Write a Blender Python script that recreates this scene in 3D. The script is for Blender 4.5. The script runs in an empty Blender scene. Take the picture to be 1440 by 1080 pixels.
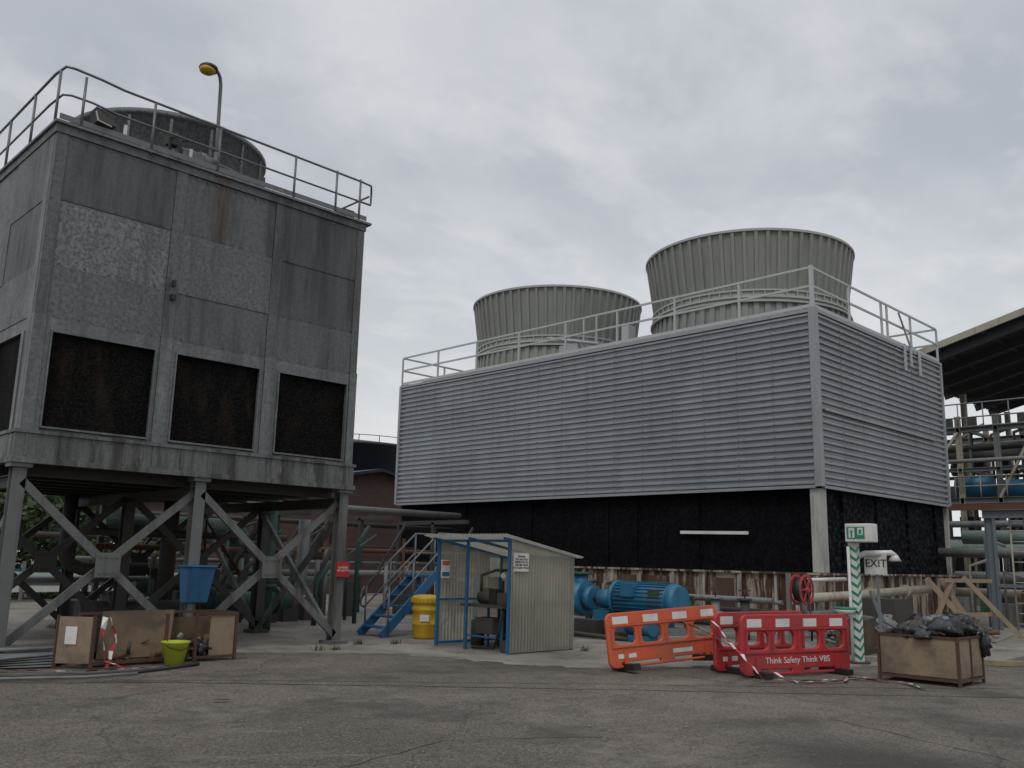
import bpy, math, random
from mathutils import Vector, Matrix
random.seed(7)
sc=bpy.context.scene
V=Vector
# ---------------------------------------------------------------- materials
def nodes(name):
    m=bpy.data.materials.new(name); m.use_nodes=True
    nt=m.node_tree; b=nt.nodes["Principled BSDF"]
    return m,nt,b
def mixc(nt,fac,a,b,mode='MIX'):
    n=nt.nodes.new("ShaderNodeMix"); n.data_type='RGBA'; n.blend_type=mode
    for i,x in ((0,fac),(6,a),(7,b)):
        if hasattr(x,'is_output'): nt.links.new(x,n.inputs[i])
        elif isinstance(x,(int,float)): n.inputs[i].default_value=x
        else: n.inputs[i].default_value=(x[0],x[1],x[2],1)
    return n.outputs[2]
def ramp(nt,src,a,b,lo=0.,hi=1.):
    n=nt.nodes.new("ShaderNodeMapRange"); n.clamp=True
    n.inputs[1].default_value=a;n.inputs[2].default_value=b;n.inputs[3].default_value=lo;n.inputs[4].default_value=hi
    nt.links.new(src,n.inputs[0]); return n.outputs[0]
def noise(nt,scale,detail=4,rough=.6,mapscale=None,dist=0.,off=None):
    tc=nt.nodes.new("ShaderNodeTexCoord"); n=nt.nodes.new("ShaderNodeTexNoise")
    n.inputs['Scale'].default_value=scale;n.inputs['Detail'].default_value=detail;n.inputs['Roughness'].default_value=rough;n.inputs['Distortion'].default_value=dist
    src=tc.outputs['Object']
    if mapscale or off:
        mp=nt.nodes.new("ShaderNodeMapping"); mp.inputs['Scale'].default_value=mapscale or (1,1,1); mp.inputs['Location'].default_value=off or (0,0,0); nt.links.new(src,mp.inputs[0]); src=mp.outputs[0]
    nt.links.new(src,n.inputs['Vector']); return n.outputs['Fac']
def vor(nt,scale,feature='F1',out='Distance',mapscale=None):
    tc=nt.nodes.new("ShaderNodeTexCoord"); n=nt.nodes.new("ShaderNodeTexVoronoi"); n.feature=feature
    n.inputs['Scale'].default_value=scale
    src=tc.outputs['Object']
    if mapscale:
        mp=nt.nodes.new("ShaderNodeMapping"); mp.inputs['Scale'].default_value=mapscale; nt.links.new(src,mp.inputs[0]); src=mp.outputs[0]
    nt.links.new(src,n.inputs['Vector']); return n.outputs[out]
def bump(nt,b,h,strength,dist=.01):
    n=nt.nodes.new("ShaderNodeBump"); n.inputs['Strength'].default_value=strength; n.inputs['Distance'].default_value=dist
    nt.links.new(h,n.inputs['Height']); nt.links.new(n.outputs[0],b.inputs['Normal'])
def mathn(nt,op,a,c=None):
    n=nt.nodes.new("ShaderNodeMath"); n.operation=op
    for i,x in enumerate((a,c)):
        if x is None: continue
        if hasattr(x,'is_output'): nt.links.new(x,n.inputs[i])
        else: n.inputs[i].default_value=x
    return n.outputs[0]
M={}
def mat(name,col,rough=.6,metal=0.,var=.18,scale=2.5,dirt=.0,dcol=(.04,.03,.02),dth=(.5,.7),streak=True,bmp=.0,bscale=30,spangle=0.,fine=.08,pale=0.,pcol=(.4,.4,.38),off=None):
    m,nt,b=nodes(name)
    n1=noise(nt,scale,4,.65)
    c=mixc(nt,n1,[x*(1-var) for x in col],[x*(1+var) for x in col])
    if fine and not spangle: c=mixc(nt,1.,c,mixc(nt,noise(nt,scale*14,2,.7),(1-fine*2,)*3,(1+fine*2,)*3),'MULTIPLY')
    if spangle:
        c=mixc(nt,1.,c,mixc(nt,ramp(nt,noise(nt,16,3,.8),.38,.62),(1-spangle,)*3,(1+spangle,)*3),'MULTIPLY')
    if dirt:
        d=ramp(nt,noise(nt,1.6,5,.65,(2.2,2.2,.28) if streak else None,off=off),dth[0],dth[1],0,dirt)
        c=mixc(nt,d,c,dcol)
    if pale:
        d=ramp(nt,noise(nt,2.1,5,.7,(2.5,2.5,.5),off=(7,3,5)),.57,.72,0,pale)
        c=mixc(nt,d,c,pcol)
    nt.links.new(c,b.inputs['Base Color'])
    b.inputs['Metallic'].default_value=metal
    nt.links.new(ramp(nt,n1,.3,.7,max(rough-.12,.05),min(rough+.12,1)),b.inputs['Roughness'])
    if bmp: bump(nt,b,noise(nt,bscale,3,.6),bmp)
    M[name]=m; return m
mat('galvA',(.108,.118,.12),.6,.2,.2,1.3,.75,(.037,.038,.037),(.46,.68),spangle=.2,pale=.2,pcol=(.19,.19,.18))
mat('galvB',(.14,.155,.157),.58,.2,.16,2,.6,(.06,.062,.06),(.5,.7),spangle=.42)
mat('galvB2',(.115,.126,.128),.58,.2,.16,2,.6,(.05,.052,.05),(.5,.7),spangle=.34)
mat('galvC',(.09,.098,.1),.6,.2,.22,1.1,.75,(.032,.032,.03),(.44,.66),spangle=.14)
mat('galvTrim',(.135,.145,.148),.55,.25,.22,1.5,.65,(.05,.048,.045),(.48,.68),spangle=.2,pale=.4,pcol=(.28,.28,.27))
mat('galvBand',(.12,.124,.122),.6,.15,.28,1.2,.85,(.028,.026,.023),(.45,.6),spangle=.14,pale=.6,pcol=(.32,.32,.3))
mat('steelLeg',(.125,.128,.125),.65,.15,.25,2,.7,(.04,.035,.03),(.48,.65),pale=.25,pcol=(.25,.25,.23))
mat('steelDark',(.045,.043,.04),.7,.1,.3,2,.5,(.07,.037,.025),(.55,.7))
mat('galvRail',(.14,.147,.15),.5,.3,.15,4,.4,(.06,.055,.05))
mat('whiteRail',(.4,.42,.42),.55,.1,.1,3,.35,(.2,.19,.17),(.55,.75))
mat('stack',(.215,.222,.2),.6,.0,.1,.9,.55,(.12,.12,.105),(.5,.72),fine=.04)
mat('stackLip',(.34,.35,.325),.6,.0,.1,2,.3,(.2,.2,.18))
mat('trim',(.28,.298,.315),.5,.3,.1,2,.3,(.16,.16,.16))
mat('column',(.38,.38,.355),.6,.1,.15,3,.75,(.14,.12,.1),(.45,.65))
mat('basin',(.3,.26,.21),.75,.0,.3,1.5,1.,(.055,.025,.014),(.44,.53),bmp=.2)
mat('brownPlate',(.07,.038,.026),.8,.0,.35,2,.6,(.22,.18,.14),(.54,.62))
mat('blue',(.015,.105,.24),.5,.0,.2,3,.45,(.02,.04,.06),(.5,.68))
mat('blueMotor',(.018,.135,.24),.5,.0,.2,4,.55,(.03,.055,.07),(.47,.66))
mat('green',(.02,.07,.052),.6,.0,.3,3,.6,(.045,.038,.025),(.45,.65))
mat('paleGreen',(.16,.21,.185),.6,.0,.15,1,.5,(.08,.085,.07))
mat('yellow',(.48,.3,.015),.5,.0,.1,4,.5,(.2,.13,.03))
mat('lime',(.38,.44,.03),.45,.0,.08,4,.3,(.2,.2,.05))
mat('orange',(.52,.09,.032),.55,.0,.15,3,.65,(.24,.09,.06),(.48,.66),streak=False)
mat('red',(.38,.028,.032),.55,.0,.15,3,.6,(.18,.045,.045),(.48,.68),streak=False)
mat('white',(.6,.6,.58),.5,.0,.08,3,.5,(.28,.26,.23),(.48,.7),streak=False)
mat('tapeWhite',(.62,.62,.6),.5)
mat('signGreen',(.0,.2,.115),.4,.0,.05)
mat('signRed',(.35,.02,.02),.5)
mat('black',(.012,.012,.013),.6,.0,.3,3)
mat('bag',(.014,.014,.015),.3,.0,.3,3,bmp=.8,bscale=9)
mat('bagGrey',(.13,.14,.135),.4,.0,.3,3,bmp=.8,bscale=9)
mat('ply',(.225,.17,.115),.75,.0,.25,2,.75,(.08,.06,.045),(.45,.62),streak=False)
mat('plyDark',(.105,.072,.036),.8,.0,.35,2,.75,(.035,.025,.018),(.43,.6),streak=False)
mat('timber',(.25,.19,.125),.75,.0,.2,3,.55,(.1,.08,.06))
mat('rustFrame',(.07,.035,.022),.8,.0,.3,5,.4,(.03,.02,.015))
mat('concrete',(.25,.23,.2),.85,.0,.2,.7,.5,(.14,.125,.11),(.5,.65),streak=False,bmp=.3,bscale=25)
mat('shedRoof',(.05,.052,.055),.7,.0,.2,1)
mat('cream',(.33,.305,.245),.6,.0,.15,2,.55,(.15,.11,.07))
mat('rackGrey',(.17,.178,.178),.6,.1,.2,2,.5,(.08,.065,.055))
mat('tankBlue',(.02,.12,.22),.5,.0,.15,1,.3,(.05,.07,.08))
mat('tankDark',(.018,.023,.033),.45,.0,.2,1)
mat('bluegrey',(.13,.155,.18),.55,.1,.2,2,.4,(.08,.08,.08))
mat('kerbYellow',(.24,.2,.11),.8,.0,.2,4,.85,(.13,.115,.1),(.42,.56),streak=False)
mat('glass',(.35,.36,.3),.25)
mat('hose',(.03,.03,.032),.6)
mat('seamCol',(.045,.04,.036),.85,.0,.3,3)
mat('bark',(.05,.04,.03),.9,.0,.3,5)
mat('rust',(.11,.05,.027),.85,.0,.3,5)
mat('stone',(.17,.15,.13),.85,.0,.4,9)
def stain(m,x0,w,z0,z1,col=(.06,.035,.02),amt=.8):
    nt=m.node_tree; b=nt.nodes["Principled BSDF"]
    src=b.inputs['Base Color'].links[0].from_socket
    tc=nt.nodes.new("ShaderNodeTexCoord"); sp=nt.nodes.new("ShaderNodeSeparateXYZ"); nt.links.new(tc.outputs['Object'],sp.inputs[0])
    mm=lambda *a: mathn(nt,*a)
    fx=ramp(nt,mm('ABSOLUTE',mm('SUBTRACT',sp.outputs[0],x0)),w*.2,w,1,0); fz=ramp(nt,sp.outputs[2],z0,z1,0,1)
    nn=ramp(nt,noise(nt,3,4,.7,(3,3,.2)),.35,.65,.1,1)
    nt.links.new(mixc(nt,mm('MULTIPLY',mm('MULTIPLY',mm('MULTIPLY',fx,fz),nn),amt),src,col),b.inputs['Base Color'])
for k in ('galvA','galvC'):
    stain(M[k],7.4,.32,5.2,8.2,(.06,.031,.018),.95)
    stain(M[k],9.5,1.3,5.6,8.6,(.02,.021,.02),.85)
stain(M['galvTrim'],6.5,.25,5.3,7.2,(.02,.02,.02),.8)
def siding():
    m,nt,b=nodes('siding')
    tc=nt.nodes.new("ShaderNodeTexCoord"); sp=nt.nodes.new("ShaderNodeSeparateXYZ"); nt.links.new(tc.outputs['Object'],sp.inputs[0])
    mm=lambda *a: mathn(nt,*a)
    s=mm('ADD',sp.outputs[0],sp.outputs[1]); d=mm('DIVIDE',s,2.33)
    cb=nt.nodes.new("ShaderNodeCombineXYZ");nt.links.new(mm('FLOOR',d),cb.inputs[0]);nt.links.new(mm('FLOOR',mm('DIVIDE',sp.outputs[2],.95)),cb.inputs[1])
    wn=nt.nodes.new("ShaderNodeTexWhiteNoise");nt.links.new(cb.outputs[0],wn.inputs['Vector'])
    c=mixc(nt,wn.outputs['Value'],(.25,.272,.295),(.29,.315,.34))
    c=mixc(nt,1.,c,mixc(nt,noise(nt,.8,4,.7),(.82,)*3,(1.18,)*3),'MULTIPLY')
    c=mixc(nt,ramp(nt,noise(nt,1.5,4,.6,(2.5,2.5,.3)),.52,.75,0,.4),c,(.13,.135,.135))
    c=mixc(nt,ramp(nt,mm('FRACT',d),.0,.012,.55,0),c,(.1,.105,.11))
    nt.links.new(c,b.inputs['Base Color']); b.inputs['Metallic'].default_value=.3; b.inputs['Roughness'].default_value=.45
    M['siding']=m
siding()
def fill(name,c1,c2,scale,ms=None,extra=None,bs=.4):
    m,nt,b=nodes(name)
    v=vor(nt,scale,mapscale=ms)
    c=mixc(nt,ramp(nt,v,.15,.6),c1,c2)
    if extra: c=mixc(nt,ramp(nt,noise(nt,2.2,5,.7,(1.5,1.5,.6)),.52,.72,0,.6),c,extra)
    nt.links.new(c,b.inputs['Base Color']); b.inputs['Roughness'].default_value=.85; b.inputs['Specular IOR Level'].default_value=.1
    bump(nt,b,v,bs,.02); M[name]=m
fill('louvreL',(.012,.011,.010),(.003,.003,.003),20,extra=(.028,.019,.014),bs=.6)
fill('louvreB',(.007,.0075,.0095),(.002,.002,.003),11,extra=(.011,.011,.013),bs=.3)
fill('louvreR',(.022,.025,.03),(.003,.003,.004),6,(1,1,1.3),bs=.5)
def brickm():
    m,nt,b=nodes('brick')
    tc=nt.nodes.new("ShaderNodeTexCoord"); sp=nt.nodes.new("ShaderNodeSeparateXYZ"); nt.links.new(tc.outputs['Object'],sp.inputs[0])
    cb=nt.nodes.new("ShaderNodeCombineXYZ"); nt.links.new(sp.outputs[0],cb.inputs[0]);nt.links.new(sp.outputs[2],cb.inputs[1])
    br=nt.nodes.new("ShaderNodeTexBrick"); br.inputs['Scale'].default_value=1; br.inputs['Brick Width'].default_value=.23; br.inputs['Row Height'].default_value=.08; br.inputs['Mortar Size'].default_value=.008
    br.inputs['Color1'].default_value=(.085,.04,.03,1);br.inputs['Color2'].default_value=(.055,.03,.025,1);br.inputs['Mortar'].default_value=(.1,.085,.07,1)
    nt.links.new(cb.outputs[0],br.inputs['Vector']); nt.links.new(br.outputs[0],b.inputs['Base Color']); b.inputs['Roughness'].default_value=.85; M['brick']=m
brickm()
def sheetm():
    m,nt,b=nodes('clearSheet')
    c=mixc(nt,noise(nt,2,4,.65,(1,1,.5)),(.33,.315,.255),(.58,.56,.48))
    nt.links.new(c,b.inputs['Base Color']); b.inputs['Roughness'].default_value=.35
    tr=nt.nodes.new("ShaderNodeBsdfTranslucent"); nt.links.new(c,tr.inputs[0])
    tp=nt.nodes.new("ShaderNodeBsdfTransparent"); tp.inputs[0].default_value=(.85,.84,.78,1)
    m1=nt.nodes.new("ShaderNodeMixShader"); m1.inputs[0].default_value=.5
    nt.links.new(b.outputs[0],m1.inputs[1]); nt.links.new(tr.outputs[0],m1.inputs[2])
    m2=nt.nodes.new("ShaderNodeMixShader"); m2.inputs[0].default_value=.28
    nt.links.new(m1.outputs[0],m2.inputs[1]); nt.links.new(tp.outputs[0],m2.inputs[2])
    nt.links.new(m2.outputs[0],nt.nodes['Material Output'].inputs[0]); M['clearSheet']=m
sheetm()
def leafm():
    m,nt,b=nodes('leaf')
    c=mixc(nt,noise(nt,.9,2,.6),(.02,.04,.01),(.07,.11,.03)); nt.links.new(c,b.inputs['Base Color']); b.inputs['Roughness'].default_value=.7; M['leaf']=m
leafm()
def asphalt():
    m,nt,b=nodes('asphalt')
    c=mixc(nt,ramp(nt,noise(nt,.22,5,.65),.35,.68),(.098,.083,.069),(.165,.142,.118))
    c=mixc(nt,ramp(nt,noise(nt,1.4,5,.7,dist=.5),.48,.7,0,.6),c,(.066,.057,.049))
    v=vor(nt,55,out='Color'); s=nt.nodes.new("ShaderNodeSeparateColor"); nt.links.new(v,s.inputs[0])
    c=mixc(nt,1.,c,mixc(nt,s.outputs[0],(.5,)*3,(1.45,)*3),'MULTIPLY')
    v2=vor(nt,34,out='Color'); s2=nt.nodes.new("ShaderNodeSeparateColor"); nt.links.new(v2,s2.inputs[0])
    vd=vor(nt,34)
    k=mathn(nt,'MULTIPLY',ramp(nt,s2.outputs[1],.84,.95,0,.8),ramp(nt,vd,.25,.38,1,0))
    c=mixc(nt,k,c,(.3,.26,.21))
    c=mixc(nt,ramp(nt,noise(nt,.5,4,.6),.54,.66,0,.6),c,(.045,.039,.034))
    c=mixc(nt,ramp(nt,noise(nt,.33,5,.75,dist=1.,off=(3,9,0)),.56,.66,0,.45),c,(.23,.205,.17))
    # large oil stain
    tc=nt.nodes.new("ShaderNodeTexCoord"); nz=nt.nodes.new("ShaderNodeTexNoise"); nz.inputs['Scale'].default_value=1.2; nz.inputs['Detail'].default_value=4
    nt.links.new(tc.outputs['Object'],nz.inputs['Vector'])
    ad=nt.nodes.new("ShaderNodeMix"); ad.data_type='RGBA'; ad.blend_type='LINEAR_LIGHT'; ad.inputs[0].default_value=.35
    nt.links.new(tc.outputs['Object'],ad.inputs[6]); nt.links.new(nz.outputs['Color'],ad.inputs[7])
    for cx,cy,r,a in((8.3,3.7,1.5,.75),(7.6,1.8,1.2,.6),(11.2,3.6,.9,.5),(4.3,5.6,.8,.4)):
        dn=nt.nodes.new("ShaderNodeVectorMath"); dn.operation='DISTANCE'; nt.links.new(ad.outputs[2],dn.inputs[0]); dn.inputs[1].default_value=(cx,cy,0)
        c=mixc(nt,ramp(nt,dn.outputs['Value'],r*.3,r,a,0),c,(.035,.03,.027))
    ve=nt.nodes.new("ShaderNodeTexVoronoi"); ve.feature='DISTANCE_TO_EDGE'; ve.inputs['Scale'].default_value=.22; nt.links.new(ad.outputs[2],ve.inputs['Vector'])
    c=mixc(nt,ramp(nt,ve.outputs[0],.001,.005,.5,0),c,(.04,.035,.031))
    nt.links.new(c,b.inputs['Base Color']); b.inputs['Roughness'].default_value=.85; b.inputs['Specular IOR Level'].default_value=.35
    bump(nt,b,s.outputs[0],.5,.006); M['asphalt']=m
asphalt()
def apron():
    m,nt,b=nodes('apron')
    c=mixc(nt,ramp(nt,noise(nt,.5,5,.65),.35,.65),(.15,.136,.118),(.27,.25,.215))
    c=mixc(nt,ramp(nt,noise(nt,1.1,5,.7),.5,.66,0,.8),c,(.085,.073,.062))
    c=mixc(nt,ramp(nt,noise(nt,.35,4,.6,off=(9,2,0)),.5,.66,0,.6),c,(.12,.106,.092))
    c=mixc(nt,1.,c,mixc(nt,noise(nt,30,2,.7),(.75,)*3,(1.25,)*3),'MULTIPLY')
    nt.links.new(c,b.inputs['Base Color']); b.inputs['Roughness'].default_value=.85; bump(nt,b,noise(nt,25,2,.7),.4)
    M['apron']=m
apron()
# ---------------------------------------------------------------- mesh builder
class MB:
    def __init__(s): s.v=[];s.f=[];s.mi=[];s.sm=[];s.ml=[];s.cur=0
    def use(s,n):
        if n not in s.ml: s.ml.append(n)
        s.cur=s.ml.index(n); return s
    def face(s,idx,sm=False): s.f.append(idx);s.mi.append(s.cur);s.sm.append(sm)
    def pts(s,ps): i=len(s.v); s.v+= [tuple(p) for p in ps]; return i
    def quad(s,*ps): i=s.pts(ps); s.face(tuple(range(i,i+len(ps)))); return s
    def hexa(s,P):
        i=s.pts(P)
        for q in ((0,3,2,1),(4,5,6,7),(0,1,5,4),(1,2,6,5),(2,3,7,6),(3,0,4,7)): s.face(tuple(i+k for k in q))
        return s
    def box(s,a,b):
        x0,y0,z0=a;x1,y1,z1=b
        return s.hexa([(x0,y0,z0),(x1,y0,z0),(x1,y1,z0),(x0,y1,z0),(x0,y0,z1),(x1,y0,z1),(x1,y1,z1),(x0,y1,z1)])
    def cbox(s,c,d,rz=0,rx=0,ry=0):
        R=Matrix.Rotation(rz,3,'Z')@Matrix.Rotation(ry,3,'Y')@Matrix.Rotation(rx,3,'X'); c=V(c)
        P=[c+R@V((sx*d[0]/2,sy*d[1]/2,sz*d[2]/2)) for sz in(-1,1) for sx,sy in((-1,-1),(1,-1),(1,1),(-1,1))]
        return s.hexa(P)
    def frame(s,a,b,up=(0,0,1)):
        a=V(a);b=V(b);d=(b-a).normalized();u=V(up)
        if abs(d.dot(u))>.98: u=V((1,0,0))
        x=d.cross(u).normalized();y=x.cross(d).normalized(); return a,b,d,x,y
    def beam(s,a,b,w,h=None,up=(0,0,1)):
        h=h or w; a,b,d,x,y=s.frame(a,b,up)
        P=[p+x*sx*w/2+y*sy*h/2 for p in(a,b) for sx,sy in((-1,-1),(1,-1),(1,1),(-1,1))]
        return s.hexa(P)
    def ibeam(s,a,b,w,h,up=(0,0,1),t=.02):
        a,b,d,x,y=s.frame(a,b,up)
        s.beam(a+y*(h/2-t/2),b+y*(h/2-t/2),w,t,up); s.beam(a-y*(h/2-t/2),b-y*(h/2-t/2),w,t,up); s.beam(a,b,t,h-2*t,up); return s
    def cyl(s,a,b,r,n=12,r2=None,caps=True,sm=True):
        r2=r if r2 is None else r2; a,b,d,x,y=s.frame(a,b)
        i=s.pts([p+(x*math.cos(t*math.tau/n)+y*math.sin(t*math.tau/n))*rr for p,rr in((a,r),(b,r2)) for t in range(n)])
        for k in range(n): s.face((i+k,i+(k+1)%n,i+n+(k+1)%n,i+n+k),sm)
        if caps: s.face(tuple(i+k for k in range(n))[::-1]); s.face(tuple(i+n+k for k in range(n)))
        return s
    def ring(s,c,d,r0,r1,t,n=28):
        c=V(c);d=V(d).normalized(); _,_,_,x,y=s.frame(c,c+d)
        rows=[s.pts([c+d*dz+(x*math.cos(a*math.tau/n)+y*math.sin(a*math.tau/n))*r for a in range(n)]) for r,dz in((r0,-t),(r1,-t),(r1,t),(r0,t))]
        for q in range(4):
            A=rows[q];B2=rows[(q+1)%4]
            for k in range(n): s.face((A+k,A+(k+1)%n,B2+(k+1)%n,B2+k))
        return s
    def tube(s,pts,r,n=8):
        pts=[V(p) for p in pts]; rings=[]; px=None
        for k,p in enumerate(pts):
            d=((pts[k+1]-p) if k<len(pts)-1 else V((0,0,0)))
            e=((p-pts[k-1]) if k>0 else V((0,0,0)))
            t=(d.normalized()+e.normalized()).normalized()
            if px is None:
                u=V((0,0,1)) if abs(t.z)<.9 else V((1,0,0)); px=t.cross(u).normalized()
            px=(px-t*px.dot(t)).normalized(); y=px.cross(t)
            rings.append(s.pts([p+(px*math.cos(a*math.tau/n)+y*math.sin(a*math.tau/n))*r for a in range(n)]))
        for q in range(len(rings)-1):
            for k in range(n): s.face((rings[q]+k,rings[q+1]+k,rings[q+1]+(k+1)%n,rings[q]+(k+1)%n),True)
        s.face(tuple(rings[0]+k for k in range(n))); s.face(tuple(rings[-1]+k for k in range(n))[::-1]); return s
    def sphere(s,c,r,n=12,sz=1.):
        c=V(c); rows=[]
        for j in range(1,n//2):
            ph=math.pi*j/(n//2); rows.append(s.pts([c+V((math.cos(a*math.tau/n)*math.sin(ph)*r,math.sin(a*math.tau/n)*math.sin(ph)*r,math.cos(ph)*r*sz)) for a in range(n)]))
        t=s.pts([c+V((0,0,r*sz)),c-V((0,0,r*sz))])
        for k in range(n): s.face((t,rows[0]+k,rows[0]+(k+1)%n),True); s.face((t+1,rows[-1]+(k+1)%n,rows[-1]+k),True)
        for a,b in zip(rows,rows[1:]):
            for k in range(n): s.face((a+k,b+k,b+(k+1)%n,a+(k+1)%n),True)
        return s
    def revolve(s,c,prof,n=48,sm=True):
        c=V(c); rows=[s.pts([c+V((math.cos(a*math.tau/n)*r,math.sin(a*math.tau/n)*r,z)) for a in range(n)]) for r,z in prof]
        for a,b in zip(rows,rows[1:]):
            for k in range(n): s.face((a+k,a+(k+1)%n,b+(k+1)%n,b+k),sm)
        return s
    def corr(s,o,U,W,pitch,amp,nrm):
        o=V(o);U=V(U);W=V(W);nrm=V(nrm).normalized(); L=U.length;u=U.normalized(); n=max(1,round(L/pitch)); q=6
        pts=[(k*L/(n*q),math.sin(k*math.tau/q)*amp) for k in range(n*q+1)]
        i=s.pts([o+u*a+nrm*h+w for w in(V((0,0,0)),W) for a,h in pts]); m=len(pts)
        for k in range(m-1): s.face((i+k,i+k+1,i+m+k+1,i+m+k),True)
        return s
def build(name,mb,parent=None,bevel=0.):
    me=bpy.data.meshes.new(name); me.from_pydata(mb.v,[],mb.f)
    for n in mb.ml: me.materials.append(M[n])
    me.polygons.foreach_set('material_index',mb.mi); me.polygons.foreach_set('use_smooth',mb.sm); me.update()
    o=bpy.data.objects.new(name,me); sc.collection.objects.link(o)
    if parent: o.parent=parent; o.matrix_parent_inverse=Matrix.Translation(-V(parent.location))
    if bevel:
        b=o.modifiers.new('b','BEVEL'); b.width=bevel; b.segments=2; b.limit_method='ANGLE'
    return o
def top(name,loc=(0,0,0)):
    e=bpy.data.objects.new(name,None); e.location=loc; e.empty_display_size=.3; sc.collection.objects.link(e); return e
def text(name,body,size,mtx,mt,parent,align='CENTER',ls=1.0):
    c=bpy.data.curves.new(name,'FONT'); c.body=body; c.size=size; c.align_x=align; c.align_y='CENTER'; c.extrude=.002; c.space_line=ls; c.materials.append(M[mt])
    o=bpy.data.objects.new(name,c); sc.collection.objects.link(o); o.matrix_world=mtx
    o.parent=parent; o.matrix_parent_inverse=Matrix.Translation(-V(parent.location)); return o
def face_mtx(loc,xdir,nrm):
    x=V(xdir).normalized(); n=V(nrm).normalized(); y=n.cross(x).normalized(); x=y.cross(n)
    m=Matrix((x,y,n)).transposed().to_4x4(); m.translation=V(loc); return m
# ---------------------------------------------------------------- ground
g=MB().use('asphalt'); g.quad((-500,-500,0),(700,-500,0),(700,700,0),(-500,700,0)); build('ground',g)
def jag(pts,amp,n):
    out=[]
    for a,b in zip(pts,pts[1:]+pts[:1]):
        a=V(a);b=V(b)
        for k in range(n):
            p=a.lerp(b,k/n); out.append((p.x+random.uniform(-amp,amp),p.y+random.uniform(-amp,amp),.004))
    return out
a=MB().use('apron'); a.quad(*jag([(3.2,16.6,0),(8.0,15.2,0),(10.4,13.4,0),(11.0,11.5,0),(11.6,10.1,0),(13.8,8.9,0),(16.5,7.2,0),(18,6.2,0),(60,5,0),(60,60,0),(3,60,0)],.16,12)); build('concrete_apron',a)
def seam(name,pts,w):
    s=MB().use('seamCol'); P=[]
    for a,b in zip(pts,pts[1:]):
        a=V(a);b=V(b); n=max(2,int((b-a).length/.25))
        for k in range(n): P.append(a.lerp(b,k/n)+V((random.uniform(-.03,.03),random.uniform(-.03,.03),0)))
    ws=[w*random.uniform(.4,1)/2 for _ in P]
    for k,(a,b) in enumerate(zip(P,P[1:])):
        d=(b-a).normalized(); x=V((-d.y,d.x,0))
        s.quad(a-x*ws[k],b-x*ws[k+1],b+x*ws[k+1],a+x*ws[k])
    for i in range(len(s.v)): s.v[i]=(s.v[i][0],s.v[i][1],.004)
    build(name,s)
seam('asphalt_seam',[(1.5,14.8,0),(5.5,12.2,0),(8.5,9.6,0),(11,7.3,0),(14.5,4.0,0),(17,1.5,0)],.05)
seam('asphalt_seam',[(3,14.0,0),(7.0,11.4,0),(10.4,8.6,0),(13.2,6.2,0),(18,2.6,0)],.03)
seam('asphalt_seam',[(3.8,6.3,0),(6.0,6.9,0),(7.6,5.9,0)],.018)
seam('asphalt_seam',[(9.5,3.0,0),(10.4,5.4,0)],.018)
b=MB().use('stone')
for _ in range(420):
    F=random.uniform(5,24); R=random.uniform(-.65,.65)*F; x=F*.7022+R*.712; y=F*.712-R*.7022
    r=random.uniform(.005,.014)*(1 if random.random()<.94 else 2.2); b.cbox((x,y,.004+r*.3),(r*2,r*1.5,r),rz=random.uniform(0,3),rx=random.uniform(-.3,.3))
build('loose_stones',b)
b=MB().use('leaf')
for cx,cy in((9.6,14.6),(9.9,14.5),(10.9,15.2),(11.6,14.9),(13.9,11.9),(8.2,15.3),(16.2,9.6),(5.0,15.2),(18.0,7.2)):
    for _ in range(34):
        t=random.uniform(0,math.tau); l=random.uniform(.04,.13); p=V((cx+random.uniform(-.1,.1),cy+random.uniform(-.06,.06),.004)); q=p+V((math.cos(t)*l*.5,math.sin(t)*l*.5,l)); w=V((-math.sin(t),math.cos(t),0))*.008
        b.quad(p-w,p+w,q+w*.2,q-w*.2)
build('weeds',b)
# ---------------------------------------------------------------- LEFT TOWER
T=top('elevated_cooling_tower',(7.55,18.6,0))
x0,x1,y0,y1=4.4,10.7,15.5,21.7; zb,zt=3.05,8.75
b=MB().use('galvC')
b.box((x0+.06,y0+.06,3.5),(x1-.06,y0+.1,3.6)); b.box((x0+.3,y1-.1,3.06),(x1-.06,y1-.05,zt))
b.box((x1-.1,y0+.12,3.06),(x1-.04,y1-.1,zt))
b.box((x0+.05,y0+.05,zt-.1),(x1-.05,y1-.05,zt-.03))
cols=[(x0+.2,6.5),(6.72,8.56),(8.78,x1-.18)]
rows=[(5.42,6.3),(6.306,7.444),(7.45,8.6)]
var=[['galvB2','galvA','galvA'],['galvB','galvB2','galvC'],['galvC','galvA','galvC']]
for r,(za,zc) in enumerate(rows):
    for c,(xa,xb) in enumerate(cols):
        b.use(var[r][c]).box((xa,y0+.012*((r+c)%2),za),(xb,y0+.08,zc))
for xa,xb in((x0,x0+.2),(6.5,6.72),(8.56,8.78),(x1-.18,x1)):
    b.use('galvTrim').box((xa+.003,y0-.035,3.56),(xb-.003,y0+.09,5.46)); b.use('galvA').box((xa+.006,y0-.01,5.463),(xb-.006,y0+.09,8.6))
b.use('galvA').box((x0-.02,y0-.03,8.603),(x1+.02,y0+.1,zt+.0))
wins=[(4.69,6.44),(6.8,8.48),(8.87,10.48)]
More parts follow.
